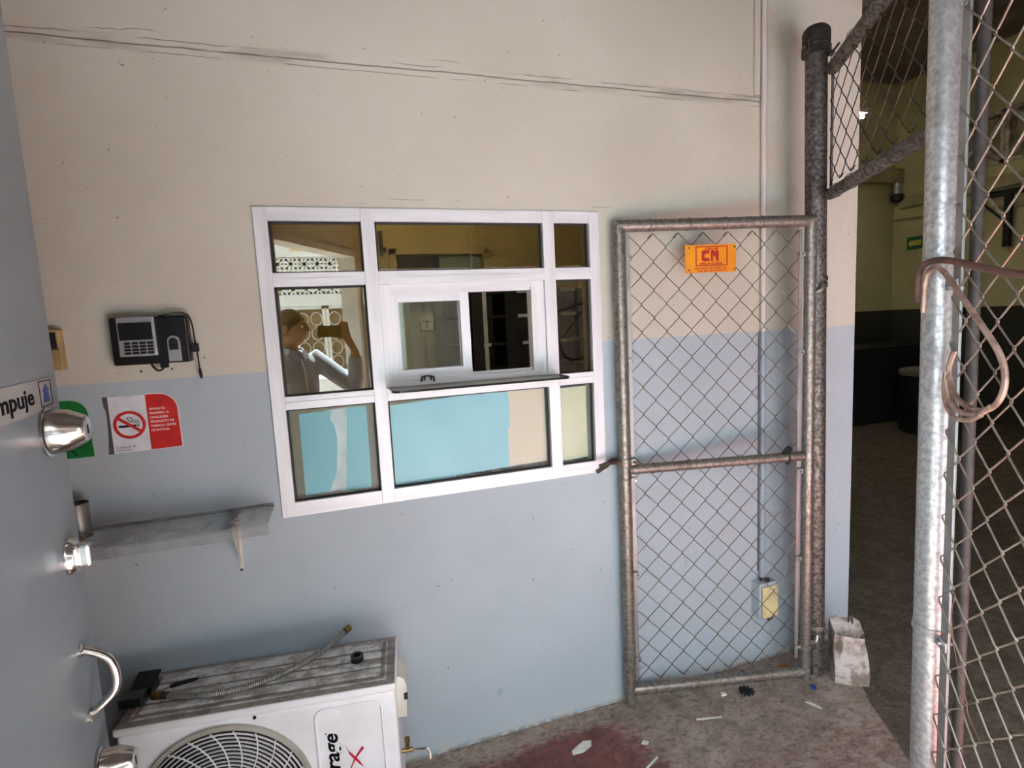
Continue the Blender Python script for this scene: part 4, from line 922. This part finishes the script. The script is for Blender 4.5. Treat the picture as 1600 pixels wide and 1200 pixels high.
def concrete_block():
    rnd = random.Random(3); nz, na = 9, 20; vs = []; fs = []
    for i in range(nz):
        zz = i / (nz - 1)
        for k in range(na):
            a = 2 * PI * k / na + PI / 4
            c, s2 = math.cos(a), math.sin(a); q = max(abs(c), abs(s2))
            hx, hy = .066 - .008 * zz ** 3, .056 - .008 * zz ** 3
            x, y = c / q * hx * (1 - .06 * (q < .8)), s2 / q * hy * (1 - .06 * (q < .8))
            x += rnd.uniform(-.003, .003) + .004 * math.sin(zz * 4 + 1); y += rnd.uniform(-.003, .003)
            h_ = .222 - .035 * max(0, (x - .02) / .07) ** 1.5 + .025 * (y / .07)
            vs.append((x, y, zz * h_ if i < nz - 1 else h_ + rnd.uniform(-.004, .004)))
    for i in range(nz - 1):
        for k in range(na): fs.append((i * na + k, i * na + (k + 1) % na, (i + 1) * na + (k + 1) % na, (i + 1) * na + k))
    o = len(vs)
    for k in range(na):
        b = vs[(nz - 1) * na + k]; vs.append((b[0] * .55 - .01, b[1] * .5 - .012, b[2] - .014 - .02 * (b[1] < 0)))
    for k in range(na): fs.append(((nz - 1) * na + k, (nz - 1) * na + (k + 1) % na, o + (k + 1) % na, o + k))
    fs.append(tuple(o + k for k in range(na))); fs.append(tuple(range(na - 1, -1, -1)))
    return MB().add(vs, fs)
t = empty('concrete_block', (1.928, 1.604, 0), math.radians(-36), 'rough chipped concrete block at the foot of the pole', 'concrete block')
concrete_block().build('lump', 'block', t, smooth=True)
MB().tube([(.005, .02, .19), (.006, .025, .262)], .003, 6).tube([(.022, .02, .19), (.018, .025, .265), (.006, .027, .262)], .003, 6).build('tie_rod', 'rust', t)

# ------------------------------------------------------------------ litter on the floor
def bit(name, x, y, pts, h, mat, label, cat, rz=0.0):
    o = MB().slab(pts, 0, h).build(name, mat); o.location = (x, y, .0005); o.rotation_euler = (0, 0, rz); return tag(o, label, cat)
star = []
for i in range(20): 
    a = 2 * PI * i / 20; r = .030 if i % 2 == 0 else .017; star += [(r * math.cos(a - .08), r * math.sin(a - .08)), (r * math.cos(a + .08), r * math.sin(a + .08))]
bit('rubber_sprocket', 1.482, 1.683, star, .008, 'blackmatte', 'flat black toothed rubber wheel on the floor below the gate', 'rubber wheel')
bit('plastic_stub', 1.382, 1.702, [(-.012, -.006), (.010, -.008), (.013, .004), (-.009, .008)], .008, 'debris_white', 'tiny white plastic stub on the floor in front of the gate', 'debris')
bit('bottle_cap', 1.742, 1.600, [(.011 * math.cos(a), .011 * math.sin(a)) for a in [i * PI / 6 for i in range(12)]], .010, 'bluecap', 'small blue bottle cap on the floor by the pole', 'bottle cap')
bit('dry_leaf', 1.728, 1.752, [(-.03, -.006), (-.01, -.012), (.02, -.006), (.032, .004), (.01, .012), (-.018, .008)], .006, 'orange', 'dry orange leaf on the floor behind the gate', 'leaf')
bit('pebble', 1.545, 1.775, [(.012 * math.cos(a), .010 * math.sin(a)) for a in [i * PI / 4 for i in range(8)]], .012, 'blackmatte', 'small dark pebble on the floor behind the gate mesh', 'pebble')
bit('paint_flake', .735, 1.665, [(-.05, -.010), (-.012, -.022), (.03, -.016), (.046, .004), (.02, .018), (-.02, .012), (-.045, .004)], .0025, 'debris_white', 'large white plaster flake on the red floor beside the wall', 'debris', .25)
bit('paint_flake', .955, 1.600, [(-.014, -.006), (.008, -.010), (.016, .002), (-.004, .010)], .003, 'debris_white', 'small white plaster flake on the red floor left of the gate', 'debris', -.3)
bit('straw_piece', 1.245, 1.615, [(-.05, -.003), (.05, -.002), (.052, .003), (-.048, .004)], .003, 'debris_white', 'thin pale straw on the floor in front of the gate', 'straw', -.25)
bit('straw_piece', .905, 1.500, [(-.06, -.003), (.06, -.003), (.06, .003), (-.06, .003)], .003, 'debris_white', 'thin pale straw at the bottom edge of the floor', 'straw', .45)
bit('paint_flake', 1.665, 1.525, [(-.006, -.03), (.005, -.02), (.008, .02), (-.004, .034), (-.008, .0)], .002, 'debris_white', 'narrow pale flake on the floor near the slab edge', 'debris', .5)

# ------------------------------------------------------------------ in the dim hall
o = empty('exit_sign', (7.895, 5.67, 2.36), 0, 'small green and yellow sign on the far hall wall', 'sign')
MB().box(-.008, 0, -.11, .11, -.085, .085).build('plate', 'exitgreen', o)
MB().box(-.010, -.008, -.085, .06, -.035, .035).add([(-.010, .06, -.055), (-.010, .06, .055), (-.010, .095, 0), (-.008, .06, -.055), (-.008, .06, .055), (-.008, .095, 0)], [(0, 1, 2), (5, 4, 3), (0, 2, 5, 3), (2, 1, 4, 5), (1, 0, 3, 4)]).build('arrow', 'exityellow', o)
t = empty('hanging_lamp', (5.35, 5.0, 3.70), 0, 'lit fluorescent tube lamp under the hall roof behind the wall corner', 'lamp')
MB().box(-.72, .72, -.05, .05, .03, .07).build('housing', 'white_old', t)
MB().tube([(-.70, 0, .0), (.70, 0, 0)], .019, 10).build('tube', 'tube_light', t)
for x in (-.6, .6): MB().tube([(x, 0, .07), (x, 0, .9)], .005, 6).build('rod', 'rust', t)
t = empty('drain_pipe', (7.78, 5.87, 0), 0, 'dark pipe stub with black elbow in the hall corner', 'pipe')
MB().tube([(0, 0, 3.05), (0, 0, 3.22)], .045, 12).build('pipe', 'silver', t, smooth=True)
MB().lathe([(.05, 0), (.085, .03), (.085, .10), (.05, .12)], 14, Matrix.Translation((0, 0, 2.95))).build('elbow', 'black', t, smooth=True)
o = MB().tube([(7.88, 5.98, 2.72), (7.88, 4.0, 2.60)], .018, 8).build('wall_pipe', 'beam'); tag(o, 'thin painted pipe running along the far hall wall', 'pipe')
t = empty('wall_rack', (7.84, 4.55, 0), 0, 'dark steel bracket frame high on the right hall wall', 'rack')
MB().tube([(0, -1.2, 2.76), (0, .35, 2.80)], .035, 6).build('bar', 'blackmatte', t); MB().tube([(0, -.02, 2.78), (0, -.02, 2.15)], .045, 6).build('upright', 'blackmatte', t); MB().tube([(0, .33, 2.78), (0, -.02, 2.42)], .014, 6).build('brace', 'blackmatte', t)
MB().tube([(0, -1.2, 2.95), (0, .0, 2.97)], .028, 6).build('bar', 'blackmatte', t)
# ornamental vent blocks in the right hall wall
blk = None
for i in range(4):
    y0 = 3.0 + i * .55
    t = empty('vent_block', (7.97, y0 + .275, 3.48), 0, 'pierced ornamental vent block in the right hall wall, number %s from the corner' % ('four', 'three', 'two', 'one')[i], 'vent block', 'vent blocks high in the hall wall')
    for a in (0, 1, 2, 3):
        s_, c_ = ((.25, 0), (-.25, 0), (0, .292), (0, -.292))[a]
        (MB().box(-.06, .06, s_ - .022, s_ + .022, -.32, .32) if s_ else MB().box(-.06, .06, -.272, .272, c_ - .022, c_ + .022)).build('rim', 'lattice', t)
    for k in range(4):
        a = k * PI / 2 + PI / 4
        MB().tube([(0, .05 * math.cos(a), .05 * math.sin(a)), (0, .16 * math.cos(a + .25), .18 * math.sin(a + .25)), (0, .25 * math.cos(a) / .75, .29 * math.sin(a) / .75)], [.03, .05, .03], 6).build('petal', 'lattice', t, smooth=True)
    MB().lathe([(.0, -.05), (.075, -.03), (.075, .03), (0, .05)], 14, Matrix.Rotation(PI / 2, 4, 'Y')).build('hub', 'lattice', t, smooth=True)
t = empty('dark_bench', (6.6, 5.55, -.022), 0, 'low black storage chest against the back hall wall', 'chest')
MB().box(-2.6, 1.25, -.35, .35, 0, .96).build('body', 'blackmatte', t, bevel=.02); MB().box(-2.65, 1.28, -.38, .38, .96, 1.0).build('lid', 'black', t, bevel=.01)
t = empty('waste_drum', (6.72, 4.60, -.022), 0, 'dark drum with a pale lid standing in the dim hall', 'drum')
MB().lathe([(.27, 0), (.29, .02), (.29, .3), (.30, .32), (.29, .34), (.29, .68), (.27, .70), (0, .70)], 28).build('barrel', 'black', t, smooth=True)
MB().lathe([(.30, .69), (.305, .70), (.305, .745), (.28, .765), (0, .775)], 28).build('lid', 'shelf_back', t, smooth=True)

# ------------------------------------------------------------------ across the street (seen mirrored in the left panes)
t = empty('street_facade', (0, -7.0, 0), 0, 'white street facade with breeze-block band mirrored in the left panes', 'building')
for (x0, x1, z0, z1) in ((-6, -1.15, 0, 2.2), (-1.15, .95, 0, .75), (-1.15, .95, 2.0, 2.2), (.95, 1.3, 0, 2.2), (-6, 1.3, 2.88, 2.98)):
    MB().box(x0, x1, -.2, 0, z0, z1).build('wall_piece', 'facade', t)
for i in range(2):
    x0 = -1.13 + i * 1.04
    w = MB().box(x0, x0 + .05, -.12, -.04, .75, 2.0).box(x0 + .97, x0 + 1.02, -.12, -.04, .75, 2.0).box(x0, x0 + 1.02, -.12, -.04, 1.94, 2.0).box(x0, x0 + 1.02, -.12, -.04, .75, .8).box(x0 + .48, x0 + .54, -.12, -.04, .8, 1.94).build('window_frame', 'facade', t)
    MB().box(x0 + .05, x0 + .97, -.10, -.09, .8, 1.94).build('shutter', 'shutter', w)
    g = MB()
    for k in range(4):
        for r in range(4):
            cxx = x0 + .14 + k * .24; czz = .95 + r * .27
            g.tube([(cxx + .10 * math.cos(a), -.03, czz + .12 * math.sin(a)) for a in [j * 2 * PI / 12 for j in range(12)]], .008, 4, closed=True)
    g.build('iron_grille', 'white_old', w)
bb = MB()
for s_ in (-.105, .105): bb.box(s_ - .0075, s_ + .0075, -.12, -.06, -.1125, .1125).box(-.1125, .1125, -.12, -.06, s_ - .0075, s_ + .0075)
for k in range(4):
    a = k * PI / 4 + PI / 8
    q = Vector((math.cos(a), 0, math.sin(a))); p = Vector((-math.sin(a), 0, math.cos(a))) * .020; e = q * .125
    bb.add([tuple(x + Vector((0, y, 0))) for y in (-.11, -.07) for x in (-e - p, e - p, e + p, -e + p)], [(0, 1, 2, 3), (7, 6, 5, 4), (0, 4, 5, 1), (1, 5, 6, 2), (2, 6, 7, 3), (3, 7, 4, 0)])
MB().box(-2.4, 1.3, -.75, -.70, 2.0, 3.0).build('shade_backing', 'blackmatte', t)  # black sheet stands in for the shade of the room behind the blocks
first = None
for r in range(3):
    for c in range(16):
        if first is None: o = first = bb.build('breeze_block', 'facade', t)
        else: o = first.copy(); COL.objects.link(o)
        o.location = (-2.2 + c * .225, 0, 2.3125 + r * .225)
for (x0, x1) in ((-6, -2.3125),): MB().box(x0, x1, -.2, 0, 2.2, 2.88).build('wall_piece', 'facade', t)
t = empty('tan_house', (-.5, -12.0, 0), 0, 'tan house far across the street mirrored above the breeze blocks', 'building')
MB().box(-3.5, 3.5, -2, 0, 0, 4.4).build('wall_piece', 'facade_tan', t); MB().box(-3.7, 3.7, -2.2, .2, 4.4, 4.6).build('roof_slab', 'facade', t)
for x in (-1.2, .4): MB().box(x, x + .8, -.02, .03, 3.0, 4.0).build('window', 'facade', t)

t = empty('added_dark_front', (1.3, -6.2, -.03), 0, 'added dark brown building front across the street that keeps the hatch reflections dim', 'building')  # invented dark front, darkens what the window panes reflect
MB().box(.02, 8, -.8, 0, 0, 4.2).build('wall_piece', 'added_front', t)
for k in range(5): MB().box(.3 + k * 1.5, .4 + k * 1.5, 0, .08, 0, 4.2).build('pilaster', 'added_front', t)
MB().box(1.0, 3.0, .0, .03, 0, 2.6).build('roller_door', 'rust', t)
t = empty('parked_car', (-1.75, -3.9, -.03), 0, 'white parked car mirrored low in the left window pane', 'car')
def car_body():
    prof = [(-2.1, .35), (-2.15, .62), (-2.05, .80), (-1.35, .90), (-1.15, .92), (-.55, 1.36), (-.1, 1.44), (.75, 1.42), (1.35, 1.04), (1.95, .98), (2.12, .90), (2.15, .55), (2.1, .30), (-2.0, .28)]
    n = len(prof); vs = []
    for y, k in ((-.84, 1.0), (-.80, 1.0), (.80, 1.0), (.84, 1.0)):
        for (x, z) in prof:
            inset = 1.0 if abs(y) < .82 else .985
            yy = y * (1 - .22 * max(0, z - .92) / .5)
            vs.append((x * inset, yy, z if abs(y) < .82 else z * .985 + .01))
    fs = [(j * n + i, j * n + (i + 1) % n, (j + 1) * n + (i + 1) % n, (j + 1) * n + i) for j in range(3) for i in range(n)] + [tuple(range(n)), tuple(range(4 * n - 1, 3 * n - 1, -1))]
    return MB().add(vs, fs)
car_body().build('body', 'carpaint', t, smooth=True)
for s_ in (-1, 1):
    def sp(x, z): return (x, s_ * (.845 * (1 - .22 * max(0, z - .92) / .5)), z)
    for quad in (((-1.02, .95), (.10, .95), (.10, 1.36), (-.48, 1.33)), ((.17, .95), (1.22, .98), (.74, 1.35), (.17, 1.36))):
        MB().add([sp(*q) for q in quad] + [(p[0], p[1] - s_ * .02, p[2]) for p in [sp(*q) for q in quad]], [(0, 1, 2, 3), (7, 6, 5, 4), (0, 4, 5, 1), (1, 5, 6, 2), (2, 6, 7, 3), (3, 7, 4, 0)]).build('side_window', 'carglass', t)
    for x in (-1.35, 1.35):
        w = MB().lathe([(0, -.10), (.31, -.10), (.33, -.06), (.33, .06), (.31, .10), (0, .10)], 24, Matrix.Translation((x, s_ * .78, .33)) @ Matrix.Rotation(PI / 2, 4, 'X')).build('wheel', 'blackmatte', t, smooth=True)
        MB().lathe([(0, -.012), (.19, -.008), (.20, .012), (0, .012)], 20, Matrix.Translation((x, s_ * .885, .33)) @ Matrix.Rotation(PI / 2, 4, 'X')).build('hubcap', 'silver', w, smooth=True)
MB().add([(-1.10, -.70, .955), (-1.10, .70, .955), (-.58, .60, 1.345), (-.58, -.60, 1.345), (-1.12, -.70, .975), (-1.12, .70, .975), (-.60, .60, 1.365), (-.60, -.60, 1.365)], [(0, 1, 2, 3), (7, 6, 5, 4), (0, 4, 5, 1), (1, 5, 6, 2), (2, 6, 7, 3), (3, 7, 4, 0)]).build('windscreen', 'carglass', t)

# ------------------------------------------------------------------ the photographer (seen mirrored in the left pane) and his phone
def remesh(mb, name, mat, parent, voxel, smooth=4):
    o = mb.build(name, mat)
    m1 = o.modifiers.new('r', 'REMESH'); m1.mode = 'VOXEL'; m1.voxel_size = voxel; m1.use_smooth_shade = True
    m2 = o.modifiers.new('s', 'SMOOTH'); m2.iterations = smooth; m2.factor = .5
    dg = bpy.context.evaluated_depsgraph_get(); me = bpy.data.meshes.new_from_object(o.evaluated_get(dg))
    bpy.data.objects.remove(o)
    for p in me.polygons: p.use_smooth = True
    if not me.materials: me.materials.append(MAT[mat])
    n_ = link(me, name, parent); return n_
def loft(mb, rings, n=20):          # rings: (centre, half width along a, half depth along b, a, b)
    vs = []
    for c, ra, rb, a, b in rings:
        for k in range(n):
            an = 2 * PI * k / n; vs.append(Vector(c) + Vector(a) * ra * math.cos(an) + Vector(b) * rb * math.sin(an))
    m_ = len(rings)
    fs = [(i * n + k, i * n + (k + 1) % n, (i + 1) * n + (k + 1) % n, (i + 1) * n + k) for i in range(m_ - 1) for k in range(n)] + [tuple(range(n - 1, -1, -1)), tuple((m_ - 1) * n + k for k in range(n))]
    return mb.add(vs, fs)
TF = Vector((math.cos(math.radians(48)), math.sin(math.radians(48)), 0)); TL = Vector((-TF.y, TF.x, 0)); ZZ = Vector((0, 0, 1))
TC = Vector((-.285, -.19, 0))
def T(l, f, z): return TC + TL * l + TF * f + ZZ * z
HC = Vector((-.262, -.150, 1.565)); HF = Vector((math.cos(math.radians(14)), math.sin(math.radians(14)), -.02)).normalized(); HL = Vector((-HF.y, HF.x, 0)).normalized(); HU = HF.cross(HL)
def head_mesh(mb):
    nu, nv = 40, 28; vs = []
    for j in range(nv + 1):
        th = PI * j / nv
        for i in range(nu):
            ph = 2 * PI * i / nu
            x, y, z = math.sin(th) * math.cos(ph), math.sin(th) * math.sin(ph), math.cos(th)
            w = .078 * (1 - .16 * max(0, -z) ** 1.5) ; fx = .098 * (1 - .10 * max(0, -z))
            X, Y, Zz = x * fx, y * w, z * .122
            if x > 0:
                fr = x * x
                X += fr * (.030 * math.exp(-(Y / .014) ** 2 - ((Zz + .012) / .020) ** 2) + .012 * math.exp(-(Y / .010) ** 2 - ((Zz - .012) / .02) ** 2)
                           + .020 * math.exp(-(Y / .030) ** 2 - ((Zz + .098) / .024) ** 2) + .008 * math.exp(-(Y / .05) ** 2 - ((Zz - .034) / .010) ** 2)
                           + .012 * math.exp(-(Y / .024) ** 2 - ((Zz + .050) / .008) ** 2) + .011 * math.exp(-(Y / .022) ** 2 - ((Zz + .064) / .008) ** 2))
                X -= fr * .012 * (math.exp(-((Y - .030) / .014) ** 2 - ((Zz - .016) / .011) ** 2) + math.exp(-((Y + .030) / .014) ** 2 - ((Zz - .016) / .011) ** 2))
            vs.append(HC + HF * X + HL * Y + HU * Zz)
    fs = []
    for j in range(nv):
        for i in range(nu): fs.append((j * nu + i, j * nu + (i + 1) % nu, (j + 1) * nu + (i + 1) % nu, (j + 1) * nu + i))
    mb.add(vs, fs)
    for s_ in (-1, 1):                     # ears
        c = HC + HL * s_ * .078 + HF * -.008
        loft(mb, [(c + HL * s_ * d, .020 * k, .033 * k, HF, HU) for d, k in ((-.012, .8), (.0, .95), (.008, 1.0), (.016, .8))], 12)
    return mb
RS, RE, RW = T(-.185, .0, 1.365), Vector((.125, -.225, 1.135)), Vector((.128, -.105, 1.405))
LS, LE, LW = T(.185, .0, 1.365), Vector((-.455, -.06, 1.10)), Vector((-.405, .035, .875))
UPV = -DOWN
def ph(r, u, f): return EYE + RIGHT * r + UPV * u + FWD * f      # point in the phone's frame
body = head_mesh(MB())
loft(body, [(HC + Vector((-.028, -.010, -.075)), .056, .060, HL, HF), (T(0, -.005, 1.45), .060, .062, TL, TF), (T(0, -.01, 1.40), .075, .070, TL, TF), (T(0, 0, 1.34), .16, .085, TL, TF)])
loft(body, [(T(0, 0, 1.385), .13, .075, TL, TF), (T(0, 0, 1.34), .175, .10, TL, TF), (T(0, .01, 1.22), .165, .115, TL, TF), (T(0, .01, 1.08), .150, .110, TL, TF), (T(0, 0, .96), .155, .112, TL, TF), (T(0, 0, .86), .165, .112, TL, TF), (T(0, 0, .80), .15, .10, TL, TF)])
for s_, e_, w_ in ((RS, RE, RW), (LS, LE, LW)):
    body.tube([s_ + (e_ - s_) * -.02, s_ + (e_ - s_) * .3, s_ + (e_ - s_) * .7, e_, e_ + (w_ - e_) * .3, e_ + (w_ - e_) * .7, w_], [.056, .052, .046, .041, .042, .034, .028], 14)
# right hand on the phone's right end: palm behind it, four fingers over the top, thumb below
palm = [(RW, .026, .020), (ph(.108, -.052, -.062), .034, .017), (ph(.098, -.018, -.060), .038, .015), (ph(.090, .010, -.058), .034, .012)]
loft(body, [(c, a, b, RIGHT, FWD) for c, a, b in palm], 14)
for i, (r0, ln) in enumerate(((.066, .92), (.083, 1.0), (.100, .95), (.116, .78))):
    body.tube([ph(r0, .004, -.052), ph(r0 - .004, .004 + .030 * ln, -.050), ph(r0 - .008, .008 + .040 * ln, -.036), ph(r0 - .012, .012 + .030 * ln, -.022)], [.0095, .009, .0082, .007], 8)
body.tube([ph(.088, -.046, -.05), ph(.066, -.060, -.046), ph(.048, -.058, -.036), ph(.036, -.050, -.026)], [.012, .0105, .0095, .0075], 8)
# left hand, relaxed
ld = (LW - LE).normalized()
loft(body, [(LW, .026, .018, TF, TL), (LW + ld * .045, .038, .015, TF, TL), (LW + ld * .085, .036, .013, TF, TL)], 12)
for i, (o_, ln) in enumerate(((.026, .8), (.009, .95), (-.009, .9), (-.026, .72))):
    b0 = LW + ld * .08 + TF * o_; body.tube([b0, b0 + ld * .04 * ln, b0 + ld * .068 * ln - TL * .010, b0 + ld * .088 * ln - TL * .024], [.0092, .0086, .008, .0065], 8)
b0 = LW + ld * .02 + TF * .026; body.tube([b0, b0 + ld * .03 + TF * .022, b0 + ld * .058 + TF * .028], [.012, .0105, .008], 8)
for s_ in (-1, 1):
    hip, kn, an = T(s_ * .09, 0, .86), T(s_ * .105, .015, .47), T(s_ * .11, -.01, .075)
    body.tube([hip, hip + (kn - hip) * .5, kn, kn + (an - kn) * .3, kn + (an - kn) * .75, an], [.088, .075, .055, .056, .042, .036], 14)
    body.tube([T(s_ * .11, -.05, .05), T(s_ * .115, .04, .045), T(s_ * .12, .14, .03)], [.042, .044, .030], 12)
man = empty('person', (TC.x, TC.y, 0), 0, 'man in a pale blue shirt holding up a phone, mirrored in the left pane', 'person')
def keep(o): o.matrix_parent_inverse = Matrix.Translation((-TC.x, -TC.y, 0)); return o
keep(remesh(body, 'body', 'skin', man, .0065, 3))
sh = MB()
loft(sh, [(T(0, -.008, 1.425), .088, .085, TL, TF), (T(0, 0, 1.395), .14, .095, TL, TF), (T(0, 0, 1.34), .190, .115, TL, TF), (T(0, .01, 1.22), .185, .135, TL, TF), (T(0, .01, 1.08), .175, .132, TL, TF), (T(0, 0, .95), .180, .134, TL, TF), (T(0, 0, .80), .188, .136, TL, TF)])
for s_, e_, w_ in ((RS, RE, RW), (LS, LE, LW)):
    w2 = e_ + (w_ - e_) * .86
    sh.tube([s_ + (e_ - s_) * -.05, s_ + (e_ - s_) * .3, s_ + (e_ - s_) * .7, e_, e_ + (w_ - e_) * .3, e_ + (w_ - e_) * .6, w2], [.066, .066, .062, .058, .056, .050, .043], 14)
keep(remesh(sh, 'shirt', 'shirt', man, .010, 5))
cl = MB()
for s_ in (-1, 1):
    cl.add([T(s_ * .075, -.02, 1.455), T(s_ * .055, .075, 1.435), T(s_ * .012, .108, 1.40), T(s_ * .030, .118, 1.355), T(s_ * .085, .085, 1.395), T(s_ * .095, -.01, 1.425)]
           + [T(s_ * .071, -.02, 1.453), T(s_ * .051, .072, 1.432), T(s_ * .011, .103, 1.398), T(s_ * .030, .113, 1.353), T(s_ * .083, .081, 1.392), T(s_ * .091, -.01, 1.422)],
           [(0, 1, 4, 5), (1, 2, 3, 4), (11, 10, 7, 6), (10, 9, 8, 7), (0, 6, 7, 1), (1, 7, 8, 2), (2, 8, 9, 3), (3, 9, 10, 4), (4, 10, 11, 5), (5, 11, 6, 0)])
keep(cl.build('collar', 'shirt', man))
keep(MB().tube([T(0, .110, 1.37), T(0, .138, 1.30), T(0, .146, 1.20), T(0, .146, 1.05), T(0, .140, .90)], .006, 6).build('placket', 'whitepaper', man, smooth=True))
tr_ = MB()
loft(tr_, [(T(0, 0, .98), .168, .122, TL, TF), (T(0, 0, .88), .178, .124, TL, TF), (T(0, 0, .80), .172, .118, TL, TF), (T(0, 0, .76), .15, .10, TL, TF)])
for s_ in (-1, 1):
    hip, kn, an = T(s_ * .09, 0, .86), T(s_ * .105, .015, .47), T(s_ * .11, -.01, .075)
    tr_.tube([hip, hip + (kn - hip) * .5, kn, kn + (an - kn) * .5, an + ZZ * .02], [.100, .090, .074, .066, .062], 14)
keep(remesh(tr_, 'trousers', 'jeans', man, .014, 4))
for s_ in (-1, 1):
    keep(MB().tube([T(s_ * .11, -.075, .045), T(s_ * .11, -.03, .052), T(s_ * .115, .06, .050), T(s_ * .12, .16, .038), T(s_ * .12, .19, .032)], [.034, .050, .050, .040, .020], 14).build('shoe', 'shoe', man, smooth=True))
hr = MB(); nu, nv = 32, 10; vs_ = []
for sc_ in (1.0, .93):
    for j in range(nv + 1):
        for i in range(nu):
            p_ = 2 * PI * i / nu; lim = PI * (.60 - .26 * max(0, math.cos(p_)) ** .7 if math.cos(p_) > 0 else .60); th = lim * j / nv
            vs_.append(HC + (HF * (math.sin(th) * math.cos(p_) * .108 - .003) + HL * math.sin(th) * math.sin(p_) * .086 + HU * (math.cos(th) * .134)) * sc_)
K = (nv + 1) * nu
fs_ = [(j * nu + i, j * nu + (i + 1) % nu, (j + 1) * nu + (i + 1) % nu, (j + 1) * nu + i) for j in range(nv) for i in range(nu)]
fs_ += [tuple(K + q for q in f[::-1]) for f in fs_] + [(nv * nu + i, nv * nu + (i + 1) % nu, K + nv * nu + (i + 1) % nu, K + nv * nu + i) for i in range(nu)]
keep(hr.add(vs_, fs_).build('hair', 'hair', man, smooth=True))
for s_ in (-1, 1):
    c = HC + HF * .080 + HL * s_ * .030 + HU * .016
    keep(MB().lathe([(0, -.011), (.008, -.008), (.011, 0), (.008, .008), (0, .011)], 12, Matrix.Translation(c)).build('eye', 'white', man, smooth=True))
    keep(MB().tube([c + HF * .020 + HL * s_ * -.014 + HU * .017, c + HF * .020 + HU * .021, c + HF * .010 + HL * s_ * .016 + HU * .017], .003, 6).build('eyebrow', 'hair', man))
phn = bpy.data.objects.new('smartphone', None); COL.objects.link(phn)
phn.matrix_world = Matrix(((RIGHT.x, FWD.x, UPV.x, 0), (RIGHT.y, FWD.y, UPV.y, 0), (RIGHT.z, FWD.z, UPV.z, 1.55), (0, 0, 0, 1)))
tag(phn, 'dark smartphone held sideways by the mirrored man', 'phone')
MB().box(-.086, .064, -.038, -.030, -.052, .022).build('case', 'black', phn, bevel=.003)
MB().box(-.020, .020, -.030, -.027, -.018, .019).build('camera_bump', 'black', phn, bevel=.001)
MB().lathe([(.007, 0), (.007, .002), (0, .002)], 16, Matrix.Translation((-.009, -.027, .008)) @ Matrix.Rotation(-PI / 2, 4, 'X')).build('lens', 'carglass', phn)
